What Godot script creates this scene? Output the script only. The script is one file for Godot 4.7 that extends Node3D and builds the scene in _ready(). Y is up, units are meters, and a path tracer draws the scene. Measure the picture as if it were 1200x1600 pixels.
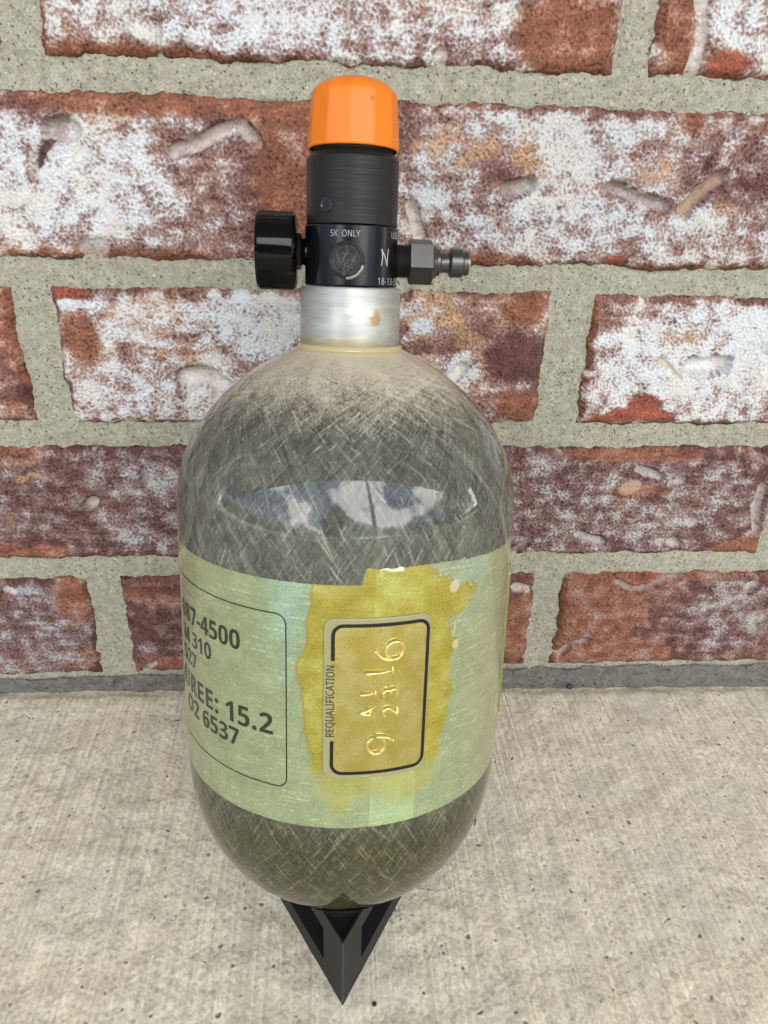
extends Node3D
# A composite air bottle on a black tripod foot, leaning back before a whitewashed brick wall.

const PX := 0.0003                     # one texel of the wall's texture, metres
const WX0 := -0.190
const WY0 := 0.004
const WNX := 1472
const WNY := 1136
const COURSE := 67.7
const TANK_R := 0.0553
const H0 := 0.0906                     # bottom of the bottle below its own zero
# painted patches on the bricks, mm on the wall: channel (White, maroon K, Rust, reD, Tan), x, y, rx, ry, amount
const PATCHES := [
["R", -93.8, 288.1, 11.7, 8.5, 0.90],
["R", -68.7, 284.8, 30.6, 3.0, 1.00],
["W", -68.7, 284.8, 30.6, 2.7, -0.50],
["T", -93.9, 294.0, 8.5, 5.5, 0.80],
["W", -46.0, 295.3, 28.1, 9.4, 0.10],
["W", -17.9, 295.3, 24.1, 8.5, 0.14],
["W", 23.9, 293.8, 26.9, 9.6, -0.02],
["R", 85.0, 294.9, 21.8, 14.7, 1.00],
["W", 85.1, 293.9, 19.6, 14.7, -0.60],
["T", 39.2, 300.0, 11.1, 9.4, 0.50],
["T", 40.0, 287.7, 5.0, 4.3, 0.50],
["W", -78.9, 288.6, 12.9, 5.6, -0.15],
["R", 124.4, 295.2, 8.1, 13.8, 1.00],
["W", 124.4, 295.2, 7.0, 13.8, -0.50],
["D", 144.3, 287.9, 7.6, 4.4, 1.30],
["W", 144.3, 287.9, 7.6, 4.4, -1.00],
["W", 147.9, 299.8, 10.6, 9.7, 0.20],
["W", -94.8, 241.9, 39.5, 21.5, 0.30],
["W", -109.7, 248.0, 15.9, 13.1, 0.10],
["R", -61.8, 268.8, 58.9, 4.0, 0.80],
["W", -61.7, 269.2, 58.8, 3.6, -0.55],
["T", -81.9, 267.3, 13.3, 4.1, 0.80],
["R", -14.9, 250.2, 14.2, 34.3, 0.90],
["W", -14.9, 250.2, 14.6, 34.3, -0.42],
["W", -38.8, 244.2, 21.3, 19.2, -0.16],
["T", -18.8, 271.1, 15.9, 8.2, 0.80],
["T", -58.9, 253.4, 6.9, 6.4, 0.50],
["R", -77.0, 218.4, 48.8, 2.8, 0.60],
["W", -77.0, 217.9, 48.8, 2.8, -0.30],
["W", -107.8, 245.9, 2.7, 8.8, -0.40],
["T", -15.4, 234.7, 14.5, 14.0, 0.50],
["T", 67.5, 254.4, 15.9, 12.2, 1.10],
["W", 67.5, 254.4, 13.4, 11.1, -0.25],
["T", 42.0, 257.0, 13.1, 8.7, 0.90],
["W", 40.4, 242.7, 8.6, 5.7, 0.30],
["W", 92.4, 260.5, 24.4, 13.2, 0.26],
["W", 86.4, 232.1, 38.3, 12.0, 0.20],
["W", 62.7, 266.1, 11.9, 4.7, 0.20],
["W", 156.4, 252.1, 19.1, 13.8, -0.22],
["K", 156.4, 252.1, 19.1, 13.8, 0.60],
["T", 121.4, 250.2, 15.1, 6.8, 0.90],
["T", 149.7, 242.8, 15.4, 7.0, 0.90],
["R", 136.1, 269.1, 5.4, 4.2, 1.00],
["W", 136.1, 269.1, 5.4, 4.2, -0.40],
["W", 29.7, 264.2, 11.8, 12.9, -0.10],
["R", 48.2, 269.9, 16.5, 3.8, 0.70],
["R", 47.0, 218.2, 35.9, 3.4, 0.80],
["W", 47.0, 218.2, 35.9, 3.0, -0.40],
["D", 114.3, 218.6, 4.7, 2.2, 1.20],
["W", 114.3, 218.6, 4.7, 2.2, -0.80],
["W", 143.4, 230.9, 15.6, 7.3, 0.18],
["W", 159.4, 269.8, 9.9, 6.5, -0.10],
["W", 111.1, 237.3, 15.3, 7.0, 0.12],
["R", 77.4, 253.6, 6.1, 4.4, 0.60],
["R", -125.4, 186.9, 6.4, 18.6, 1.00],
["K", -124.9, 162.9, 4.6, 15.6, 1.00],
["R", -132.2, 154.5, 5.2, 5.8, 0.80],
["W", -126.7, 176.4, 12.7, 27.7, -0.30],
["D", -101.6, 202.3, 7.9, 3.0, 1.30],
["W", -101.6, 202.3, 7.9, 3.0, -0.90],
["W", -101.1, 198.8, 6.4, 2.2, 1.00],
["R", -100.1, 184.6, 8.5, 11.2, 1.00],
["W", -100.1, 184.6, 7.5, 11.2, -0.60],
["W", -72.7, 192.7, 22.8, 10.5, 0.02],
["T", -72.7, 192.7, 22.8, 9.1, 0.50],
["W", -71.1, 160.4, 32.0, 11.4, 0.10],
["T", -58.7, 179.7, 12.9, 3.7, 1.10],
["W", -58.8, 179.2, 10.4, 2.7, -0.20],
["R", -58.7, 180.3, 7.8, 2.7, 0.70],
["W", -29.5, 193.2, 23.2, 13.2, 0.30],
["R", -90.8, 150.3, 42.9, 2.3, 0.80],
["R", -44.3, 200.6, 7.6, 3.0, 0.60],
["W", 60.6, 178.1, 32.9, 28.7, -0.28],
["T", 46.0, 194.1, 15.9, 10.6, 0.70],
["W", 55.6, 172.5, 7.6, 7.9, 0.55],
["W", 38.2, 191.4, 4.8, 3.7, 0.60],
["R", 81.3, 199.8, 11.2, 7.3, 1.20],
["W", 81.3, 199.8, 11.2, 7.3, -0.50],
["K", 81.1, 178.3, 14.3, 10.1, 1.30],
["W", 81.1, 178.3, 14.3, 9.5, -0.70],
["R", 86.3, 156.9, 14.3, 7.7, 1.20],
["W", 86.3, 156.9, 14.3, 7.7, -0.60],
["T", 60.1, 183.6, 8.1, 5.5, 0.60],
["W", 84.1, 164.2, 8.4, 2.9, 0.30],
["R", 108.6, 184.1, 4.5, 25.6, 0.90],
["W", 107.8, 189.5, 3.8, 20.8, -0.60],
["W", 157.7, 179.0, 45.7, 21.7, 0.26],
["D", 138.8, 156.9, 7.6, 6.0, 1.40],
["W", 138.8, 156.9, 7.0, 5.4, -1.20],
["D", 129.1, 153.0, 8.1, 3.1, 1.40],
["W", 129.1, 153.0, 7.6, 2.7, -1.20],
["D", 119.7, 150.5, 5.8, 1.8, 1.40],
["W", 119.7, 150.5, 5.8, 1.8, -1.20],
["D", 146.1, 152.7, 7.0, 2.4, 1.20],
["W", 146.1, 152.7, 6.4, 2.1, -1.00],
["T", 150.2, 187.3, 16.8, 6.1, 0.90],
["W", 148.8, 187.3, 11.2, 3.3, -0.20],
["W", 183.9, 187.7, 12.8, 17.0, 0.20],
["W", 120.9, 196.4, 13.6, 8.0, -0.14],
["R", 119.9, 152.6, 11.6, 4.2, 0.80],
["T", 148.8, 167.5, 23.0, 8.8, 0.40],
["W", -87.5, 123.3, 18.1, 12.0, 0.22],
["W", -82.4, 94.1, 23.1, 13.1, 0.20],
["W", -70.2, 115.4, 8.4, 16.4, 0.14],
["T", -127.0, 124.9, 15.0, 6.8, 0.60],
["T", -128.7, 99.4, 16.9, 6.6, 0.90],
["W", -128.7, 99.4, 14.1, 4.6, 0.15],
["R", -133.7, 132.6, 13.4, 5.5, 0.80],
["R", -139.7, 85.4, 22.9, 6.2, 0.80],
["W", -139.7, 85.4, 22.9, 6.2, -0.20],
["R", -82.3, 82.0, 17.6, 2.8, 0.60],
["T", -105.2, 105.8, 11.3, 9.9, 0.50],
["W", 134.6, 101.1, 40.8, 19.5, 0.08],
["W", 103.8, 123.0, 21.0, 13.3, 0.06],
["R", 140.9, 133.5, 39.2, 3.8, 0.80],
["W", 140.9, 133.5, 39.2, 3.8, -0.30],
["R", 144.4, 115.3, 18.5, 4.7, 0.70],
["W", 144.4, 115.3, 15.4, 3.4, -0.30],
["R", 205.0, 84.5, 23.0, 6.6, 1.00],
["W", 205.3, 83.4, 23.0, 5.1, -0.30],
["R", 106.2, 81.5, 28.6, 2.9, 0.90],
["R", 193.0, 131.0, 12.3, 6.6, 0.50],
["R", 205.9, 93.5, 9.7, 10.8, 0.50],
["R", -123.5, 57.4, 8.4, 15.0, 1.20],
["W", -123.2, 59.3, 7.7, 13.1, -0.30],
["W", -141.6, 42.7, 24.2, 19.5, 0.10],
["W", -146.7, 63.3, 7.0, 5.1, 0.25],
["R", -123.4, 22.7, 18.8, 6.4, 0.80],
["W", -132.7, 23.0, 18.7, 3.3, 0.20],
["R", -84.7, 60.5, 18.1, 7.4, 0.50],
["K", -86.3, 45.5, 18.4, 11.6, 0.60],
["R", -81.5, 17.7, 16.0, 5.8, 1.00],
["W", -88.1, 30.0, 18.8, 3.2, 0.25],
["R", 95.4, 38.3, 8.3, 24.9, 1.00],
["R", 134.2, 45.5, 23.4, 28.8, 1.10],
["K", 122.5, 57.4, 7.8, 15.7, 0.60],
["K", 159.9, 33.0, 24.1, 16.8, 0.50],
["W", 204.0, 42.3, 27.6, 25.1, 0.26],
["K", 204.0, 42.3, 31.1, 29.4, 0.60],
["D", 156.9, 66.5, 19.7, 3.8, 0.90],
["R", 176.2, 68.1, 13.2, 3.0, 0.80],
["R", 148.5, 20.7, 31.2, 8.5, 0.90],
]
const GROOVES := [
[2.7, 1.0, 0, Vector2(130.0, 308.7), Vector2(132.5, 295.5), Vector2(132.1, 286.0)],
[2.5, 1.2, 0, Vector2(40.0, 287.5), Vector2(39.2, 286.3)],
[4.2, 2.2, 2, Vector2(-97.7, 259.9), Vector2(-92.3, 260.5)],
[2.8, 1.8, 0, Vector2(-56.1, 253.9), Vector2(-41.1, 259.8), Vector2(-32.4, 263.7), Vector2(-26.7, 258.1)],
[3.6, 1.0, 2, Vector2(-92.4, 219.8), Vector2(-87.5, 220.3)],
[3.4, 2.2, 2, Vector2(68.9, 244.2), Vector2(76.1, 246.2)],
[2.3, 1.6, 2, Vector2(108.2, 246.5), Vector2(120.4, 242.2), Vector2(131.1, 239.6)],
[3.1, 1.8, 1, Vector2(139.5, 238.9), Vector2(146.2, 246.9), Vector2(151.6, 250.9)],
[2.4, 1.2, 0, Vector2(31.4, 237.5), Vector2(34.9, 226.9)],
[4.2, 1.8, 0, Vector2(-59.2, 168.3), Vector2(-50.5, 169.5), Vector2(-45.4, 166.2)],
[3.7, 2.0, 0, Vector2(157.0, 175.6), Vector2(170.2, 176.9)],
[2.7, 1.0, 0, Vector2(53.5, 171.1), Vector2(56.0, 173.9)],
[2.4, 1.8, 0, Vector2(142.3, 126.1), Vector2(153.4, 122.5)],
[2.4, 1.6, 0, Vector2(159.1, 118.6), Vector2(163.6, 120.5)],
[2.2, 1.6, 0, Vector2(118.3, 92.1), Vector2(130.6, 87.7)],
[2.8, 1.8, 0, Vector2(203.5, 117.1), Vector2(203.2, 107.6), Vector2(206.8, 95.0)],
[2.8, 1.6, 0, Vector2(165.0, 87.4), Vector2(168.5, 86.0)],
[2.2, 1.5, 2, Vector2(87.9, 82.4), Vector2(94.7, 88.8)],
[3.1, 1.6, 0, Vector2(-109.0, 108.5), Vector2(-106.6, 109.7)],
[3.6, -0.8, 1, Vector2(136.4, 117.3), Vector2(140.7, 118.6)],
[1.6, 1.4, 2, Vector2(-82.4, 126.4), Vector2(-81.8, 121.7)],
[1.7, 1.2, 1, Vector2(-131.1, 124.9), Vector2(-124.7, 122.5)],
[3.2, 1.4, 0, Vector2(92.0, 62.5), Vector2(97.3, 60.9)],
[2.3, 1.8, 2, Vector2(142.8, 64.8), Vector2(151.5, 60.1), Vector2(158.5, 61.5), Vector2(166.8, 66.0), Vector2(175.0, 67.8)],
[2.4, 1.5, 2, Vector2(119.1, 20.6), Vector2(125.4, 26.3), Vector2(131.5, 28.6)],
[2.7, 1.6, 0, Vector2(210.3, 61.6), Vector2(214.0, 63.1)],
[2.3, 1.3, 0, Vector2(-152.9, 64.5), Vector2(-149.7, 63.0)],
[1.9, 1.3, 0, Vector2(-94.5, 14.7), Vector2(-89.3, 18.7)],
[1.1, 1.2, 3, Vector2(-105.5, 248.5), Vector2(-102.8, 254.0), Vector2(-98.5, 257.9)],
[0.6, 1.2, 0, Vector2(-57.6, 294.9), Vector2(-58.3, 284.0)],
[1.2, 0.8, 1, Vector2(141.3, 178.9), Vector2(151.0, 170.5)],
]
# x0, x1, course, whitewash, maroon, rust, tan, how white its chalk is
const BRICKS := [
[-316.0, -115.5, 0, 0.28, 0.9, 0.1, 0.1, 0.66],
[-99.5, 101.5, 0, 0.08, 0.9, 0.25, 0.0, 0.66],
[115.5, 316.0, 0, 0.12, 0.55, 0.45, 0.1, 0.66],
[-202.0, -2.0, 1, 0.22, 1.0, 0.05, 0.1, 0.69],
[12.0, 212.0, 1, 0.31, 1.0, 0.05, 0.0, 0.69],
[-324.0, -124.0, 2, 0.35, 0.4, 0.3, 0.1, 0.815],
[-109.3, 91.0, 2, 0.50, 0.3, 0.1, 0.35, 0.815],
[109.0, 309.0, 2, 0.50, 0.3, 0.2, 0.2, 0.82],
[-202.0, -2.0, 3, 0.42, 0.5, 0.1, 0.15, 0.815],
[12.0, 212.0, 3, 0.44, 0.45, 0.1, 0.1, 0.775],
[-312.0, -112.0, 4, 0.40, 0.2, 0.2, 0.4, 0.775],
[-97.5, 103.0, 4, 0.53, 0.55, 0.2, 0.05, 0.815],
[116.0, 316.0, 4, 0.48, 0.3, 0.3, 0.1, 0.825],
]

var wall_dip: PackedFloat32Array       # groove depth in mm per texel
var wall_rgb: Image
var wall_bump: Image

# ---------------------------------------------------------------- small tools
func numbered(called: String, parent: Node) -> String:
	if not parent.has_node(called):
		return called
	var n := 1
	while parent.has_node("%s_%03d" % [called, n]):
		n += 1
	return "%s_%03d" % [called, n]

func thing(called: String, label: String, category: String, at := Vector3.ZERO, group := "") -> Node3D:
	var o := Node3D.new()
	o.name = numbered(called, self)
	add_child(o, true)
	o.position = at
	tag(o, label, category, group)
	return o

func tag(o: Node, label: String, category: String, group := "") -> void:
	o.set_meta("label", label)
	o.set_meta("category", category)
	if group:
		o.set_meta("group", group)

func part(called: String, mesh: Mesh, mat: Material, parent: Node, at := Vector3.ZERO) -> MeshInstance3D:
	var o := MeshInstance3D.new()
	o.name = numbered(called, parent)
	o.mesh = mesh
	o.material_override = mat
	o.position = at
	parent.add_child(o, true)
	return o

func mat(c: Color, rough := 0.8, metal := 0.0, spec := 0.5) -> StandardMaterial3D:
	var m := StandardMaterial3D.new()
	m.albedo_color = c
	m.roughness = rough
	m.metallic = metal
	m.metallic_specular = spec
	return m

func noise_bytes(sd: int, w: int, h: int, freq: float, octaves := 3, seamless := false, kind := FastNoiseLite.TYPE_SIMPLEX_SMOOTH) -> PackedByteArray:
	var n := FastNoiseLite.new()
	n.seed = sd
	n.noise_type = kind
	n.frequency = freq
	n.fractal_octaves = octaves
	n.fractal_type = FastNoiseLite.FRACTAL_FBM if octaves > 1 else FastNoiseLite.FRACTAL_NONE
	var im: Image = n.get_seamless_image(w, h) if seamless else n.get_image(w, h)
	im.convert(Image.FORMAT_L8)
	return im.get_data()

func stretched(sd: int, w: int, h: int, fw: int, fh: int, freq: float, octaves := 3) -> PackedByteArray:
	# noise drawn out along x by w / fw and along y by h / fh
	var n := FastNoiseLite.new()
	n.seed = sd
	n.frequency = freq
	n.fractal_octaves = octaves
	var im: Image = n.get_seamless_image(fw, fh)
	im.convert(Image.FORMAT_L8)
	im.resize(w, h, Image.INTERPOLATE_CUBIC)
	return im.get_data()

func grit(sd: int, w: int, h: int, cell: float) -> PackedByteArray:
	# round grains about cell texels across
	var r := RandomNumberGenerator.new()
	r.seed = sd
	var fw := int(w / cell)
	var fh := int(h / cell)
	var d := PackedByteArray()
	d.resize(fw * fh)
	for i in d.size():
		d[i] = (r.randi() & 127) + (r.randi() & 127)
	var im := Image.create_from_data(fw, fh, false, Image.FORMAT_L8, d)
	if cell > 1.0:
		im.resize(w, h, Image.INTERPOLATE_CUBIC)
	return im.get_data()

func tex(w: int, h: int, data: PackedByteArray, rgb := true) -> ImageTexture:
	return ImageTexture.create_from_image(Image.create_from_data(w, h, false, Image.FORMAT_RGB8 if rgb else Image.FORMAT_L8, data))

func grown(pos: PackedVector3Array, nrm: PackedVector3Array, uv: PackedVector2Array, idx: PackedInt32Array) -> ArrayMesh:
	var a := []
	a.resize(Mesh.ARRAY_MAX)
	a[Mesh.ARRAY_VERTEX] = pos
	a[Mesh.ARRAY_NORMAL] = nrm
	if uv.size():
		a[Mesh.ARRAY_TEX_UV] = uv
	a[Mesh.ARRAY_INDEX] = idx
	var m := ArrayMesh.new()
	m.add_surface_from_arrays(Mesh.PRIMITIVE_TRIANGLES, a)
	return m

func smooth_normals(pos: PackedVector3Array, idx: PackedInt32Array) -> PackedVector3Array:
	var n := PackedVector3Array()
	n.resize(pos.size())
	for t in range(0, idx.size(), 3):
		var a := pos[idx[t]]
		var f := (pos[idx[t + 2]] - a).cross(pos[idx[t + 1]] - a)
		n[idx[t]] += f
		n[idx[t + 1]] += f
		n[idx[t + 2]] += f
	for i in n.size():
		n[i] = n[i].normalized()
	return n

# grid of nu x nv points, u to the right and v upwards as seen from the front
func sheet(pos: PackedVector3Array, uv: PackedVector2Array, nu: int, nv: int, wrap := false) -> ArrayMesh:
	var idx := PackedInt32Array()
	for j in nv - 1:
		for i in nu - 1:
			var a := j * nu + i
			idx.append_array(PackedInt32Array([a, a + nu, a + nu + 1, a, a + nu + 1, a + 1]))
	var n := smooth_normals(pos, idx)
	if wrap:
		for j in nv:
			var s := (n[j * nu] + n[j * nu + nu - 1]).normalized()
			n[j * nu] = s
			n[j * nu + nu - 1] = s
	return grown(pos, n, uv, idx)

func flat(tris: PackedVector3Array) -> ArrayMesh:
	var n := PackedVector3Array()
	var idx := PackedInt32Array()
	for t in range(0, tris.size(), 3):
		var f := (tris[t + 2] - tris[t]).cross(tris[t + 1] - tris[t]).normalized()
		for k in 3:
			n.append(f)
			idx.append(t + k)
	return grown(tris, n, PackedVector2Array(), idx)

func quad(out: PackedVector3Array, a: Vector3, b: Vector3, c: Vector3, d: Vector3) -> void:
	# a b c d anticlockwise as seen from the front
	out.append_array(PackedVector3Array([a, c, b, a, d, c]))

# profile (radius, y) from the bottom up, turned about y; theta 0 faces +z
func lathe(prof: PackedVector2Array, seg := 96, a0 := -PI, a1 := PI, sharp := 0.6) -> ArrayMesh:
	var rings: Array[Vector2] = []
	var norms: Array[Vector2] = []
	var along: PackedFloat32Array = []
	var pairs: Array[Vector2i] = []
	var length := 0.0
	var dirs: Array[Vector2] = []
	for i in prof.size() - 1:
		var d := (prof[i + 1] - prof[i]).normalized()
		dirs.append(Vector2(d.y, -d.x))
	for i in prof.size():
		if i > 0:
			length += prof[i].distance_to(prof[i - 1])
		var before: Vector2 = dirs[max(i - 1, 0)]
		var after: Vector2 = dirs[min(i, dirs.size() - 1)]
		if i > 0 and i < prof.size() - 1 and before.angle_to(after) != 0.0 and absf(before.angle_to(after)) > sharp:
			rings.append(prof[i]); norms.append(before); along.append(length)
			pairs.append(Vector2i(rings.size() - 2, rings.size() - 1))
			rings.append(prof[i]); norms.append(after); along.append(length)
		else:
			rings.append(prof[i]); norms.append((before + after).normalized()); along.append(length)
			if i > 0:
				pairs.append(Vector2i(rings.size() - 2, rings.size() - 1))
	var pos := PackedVector3Array()
	var nrm := PackedVector3Array()
	var uv := PackedVector2Array()
	var idx := PackedInt32Array()
	for k in rings.size():
		for j in seg + 1:
			var t := lerpf(a0, a1, float(j) / seg)
			pos.append(Vector3(rings[k].x * sin(t), rings[k].y, rings[k].x * cos(t)))
			nrm.append(Vector3(norms[k].x * sin(t), norms[k].y, norms[k].x * cos(t)))
			uv.append(Vector2(float(j) / seg, 1.0 - along[k] / length))
	for p in pairs:
		for j in seg:
			var a := p.x * (seg + 1) + j
			var c := p.y * (seg + 1) + j
			idx.append_array(PackedInt32Array([a, c, c + 1, a, c + 1, a + 1]))
	return grown(pos, nrm, uv, idx)

func on_round(ang: float, h: float, r: float) -> Vector3:
	return Vector3(r * sin(ang), h, r * cos(ang))

# lettering bent round a cylinder. size is the height of a capital; fit the width the line should have (0: natural)
func lettering(text: String, bold: bool, size: float, depth: float, ang: float, h: float, r: float, turn := 0.0, align := 0.0, fit := 0.0) -> ArrayMesh:
	var f := SystemFont.new()
	f.font_names = PackedStringArray(["Droid Sans"])
	f.font_weight = 700 if bold else 400
	var tm := TextMesh.new()
	tm.font = f
	tm.text = text
	tm.font_size = 96
	tm.pixel_size = 0.01
	tm.depth = 0.05
	tm.curve_step = 1.5
	var a := tm.surface_get_arrays(0)
	var v: PackedVector3Array = a[Mesh.ARRAY_VERTEX]
	var n: PackedVector3Array = a[Mesh.ARRAY_NORMAL]
	var lo := Vector3(INF, INF, INF)
	var hi := -lo
	for p in v:
		lo = lo.min(p)
		hi = hi.max(p)
	var k := size / (96 * 0.714 * 0.01)
	for i in v.size():
		v[i] = v[i] * Vector3(k, k, depth / 0.05)
	lo *= Vector3(k, k, depth / 0.05)
	hi *= Vector3(k, k, depth / 0.05)
	var wide := fit / (hi.x - lo.x) if fit > 0 else 1.0
	for i in v.size():
		var q := Vector2((v[i].x - lerpf(lo.x, hi.x, 0.5 + align * 0.5)) * wide, v[i].y - lo.y - (0.5 * size if turn != 0.0 else 0.0)).rotated(turn)
		var m := Vector2(n[i].x, n[i].y).rotated(turn)
		var t := ang + q.x / r
		var up := Vector3(sin(t), 0, cos(t))
		v[i] = up * (r + v[i].z - lo.z) + Vector3(0, h + q.y, 0)
		n[i] = up * n[i].z + Vector3(cos(t), 0, -sin(t)) * m.x + Vector3(0, m.y, 0)
	a[Mesh.ARRAY_VERTEX] = v
	a[Mesh.ARRAY_NORMAL] = n
	a[Mesh.ARRAY_TANGENT] = null
	var out := ArrayMesh.new()
	out.add_surface_from_arrays(Mesh.PRIMITIVE_TRIANGLES, a)
	return out

# a printed line round a cylinder through points (arc length, height)
func printed_line(pts: PackedVector2Array, w: float, ang: float, h: float, r: float) -> ArrayMesh:
	var pos := PackedVector3Array()
	var uv := PackedVector2Array()
	for side in [-1.0, 1.0]:
		for i in pts.size():
			var d := (pts[min(i + 1, pts.size() - 1)] - pts[max(i - 1, 0)]).normalized()
			var q: Vector2 = pts[i] + d.orthogonal() * (-side) * w * 0.5
			pos.append(on_round(ang + q.x / r, h + q.y, r))
			uv.append(Vector2(float(i) / pts.size(), side))
	return sheet(pos, uv, pts.size(), 2)

# a raised half-round line, as stamping leaves it
func ridge(lines: Array, w: float, high: float, ang: float, h: float, r: float) -> ArrayMesh:
	var pos := PackedVector3Array()
	var idx := PackedInt32Array()
	for line: PackedVector2Array in lines:
		var first := pos.size()
		for i in line.size():
			var d := (line[min(i + 1, line.size() - 1)] - line[max(i - 1, 0)]).normalized()
			var end := 0.25 if i == 0 or i == line.size() - 1 else 1.0
			for k in 7:
				var t := PI * k / 6.0
				var q: Vector2 = line[i] + d.orthogonal() * cos(t) * w * 0.5 * end
				pos.append(on_round(ang + q.x / r, h + q.y, r + high * (sin(t) * end - 0.12)))
		for i in line.size() - 1:
			for k in 6:
				var a := first + i * 7 + k
				idx.append_array(PackedInt32Array([a, a + 7, a + 8, a, a + 8, a + 1]))
	return grown(pos, smooth_normals(pos, idx), PackedVector2Array(), idx)

func round_rect(w: float, h: float, rad: float, steps := 8, along := 14) -> PackedVector2Array:
	var p := PackedVector2Array()
	var c := [Vector2(w / 2 - rad, h / 2 - rad), Vector2(-w / 2 + rad, h / 2 - rad), Vector2(-w / 2 + rad, -h / 2 + rad), Vector2(w / 2 - rad, -h / 2 + rad)]
	for k in 4:
		for s in steps + 1:
			p.append(c[k] + Vector2.from_angle(PI / 2 * (k + float(s) / steps)) * rad)
		var to: Vector2 = c[(k + 1) % 4] + Vector2.from_angle(PI / 2 * (k + 1)) * rad
		var from: Vector2 = p[p.size() - 1]
		for s in range(1, along):
			p.append(from.lerp(to, float(s) / along))
	return p

# a thin plate with rounded corners and edges, bent round a cylinder
func curved_plate(w: float, h: float, rad: float, thick: float, ang: float, hc: float, r: float) -> ArrayMesh:
	var rim := round_rect(w, h, rad)
	rim.append(rim[0])
	var n := rim.size()
	var pos := PackedVector3Array()
	var uv := PackedVector2Array()
	var ks := [1.0, 1.0, 0.997, 0.985, 0.965, 0.9, 0.8, 0.7, 0.6, 0.5, 0.4, 0.3, 0.2, 0.1, 0.0]
	var up := [-0.3, 0.55, 0.85, 1.0, 1.0]
	for k in ks.size():
		for i in n:
			var q: Vector2 = rim[i] * ks[k]
			pos.append(on_round(ang + q.x / r, hc + q.y, r + thick * (up[k] if k < 5 else 1.0)))
			uv.append(q / 0.04 + Vector2(0.5, 0.5))
	return sheet(pos, uv, n, ks.size(), true)

func prism(n: int, r: float, y0: float, y1: float, ch: float, turn := 0.0) -> ArrayMesh:
	var out := PackedVector3Array()
	var rr := [r - ch, r, r, r - ch]
	var yy := [y0, y0 + ch * 0.6, y1 - ch * 0.6, y1]
	for i in n:
		var a := turn + TAU * i / n
		var b := turn + TAU * (i + 1) / n
		for k in 3:
			quad(out, on_round(a, yy[k], rr[k]), on_round(b, yy[k], rr[k]), on_round(b, yy[k + 1], rr[k + 1]), on_round(a, yy[k + 1], rr[k + 1]))
		out.append_array(PackedVector3Array([Vector3(0, y1, 0), on_round(b, y1, r - ch), on_round(a, y1, r - ch)]))
		out.append_array(PackedVector3Array([Vector3(0, y0, 0), on_round(a, y0, r - ch), on_round(b, y0, r - ch)]))
	return flat(out)

func box(out: PackedVector3Array, lo: Vector3, hi: Vector3) -> void:
	var p := func(i: int) -> Vector3: return Vector3(hi.x if i & 1 else lo.x, hi.y if i & 2 else lo.y, hi.z if i & 4 else lo.z)
	for f in [[4, 5, 7, 6], [1, 0, 2, 3], [5, 1, 3, 7], [0, 4, 6, 2], [6, 7, 3, 2], [0, 1, 5, 4]]:
		quad(out, p.call(f[0]), p.call(f[1]), p.call(f[2]), p.call(f[3]))

# ---------------------------------------------------------------- the brick wall
func seg_dist(p: Vector2, line: Array) -> float:
	var best := 1e9
	for i in range(3, line.size() - 1):
		best = minf(best, Geometry2D.get_closest_point_to_segment(p, line[i], line[i + 1]).distance_to(p))
	return best

func field(patches: Array, channel: String, column: int) -> PackedFloat32Array:
	# one painted channel over the wall, coarse, then enlarged
	var w := WNX / 4
	var h := WNY / 4
	var f := PackedFloat32Array()
	f.resize(w * h)
	var step := PX * 4000.0
	for b in BRICKS:
		var y0: float = b[2] * COURSE + 12.5 - 5.0
		var i0 := clampi(int((b[0] - 5.0 - WX0 * 1000) / step), 0, w)
		var i1 := clampi(int((b[1] + 5.0 - WX0 * 1000) / step), 0, w)
		var j0 := clampi(int((y0 - WY0 * 1000) / step), 0, h)
		var j1 := clampi(int((y0 + 67.1 - WY0 * 1000) / step), 0, h)
		for j in range(j0, j1):
			for i in range(i0, i1):
				f[(h - 1 - j) * w + i] = b[column] if column else 0.0
	for p in patches:
		if p[0] != channel:
			continue
		for j in range(maxi(0, int((p[2] - 1.4 * p[4] - WY0 * 1000) / step)), mini(h, int((p[2] + 1.4 * p[4] - WY0 * 1000) / step) + 1)):
			for i in range(maxi(0, int((p[1] - 1.4 * p[3] - WX0 * 1000) / step)), mini(w, int((p[1] + 1.4 * p[3] - WX0 * 1000) / step) + 1)):
				var d := Vector2((WX0 * 1000 + (i + 0.5) * step - p[1]) / p[3], (WY0 * 1000 + (j + 0.5) * step - p[2]) / p[4]).length()
				f[(h - 1 - j) * w + i] += p[5] * (1.0 - smoothstep(0.55, 1.35, d))
	var im := Image.create_from_data(w, h, false, Image.FORMAT_RF, f.to_byte_array())
	im.resize(WNX, WNY, Image.INTERPOLATE_BILINEAR)
	return im.get_data().to_float32_array()

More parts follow.
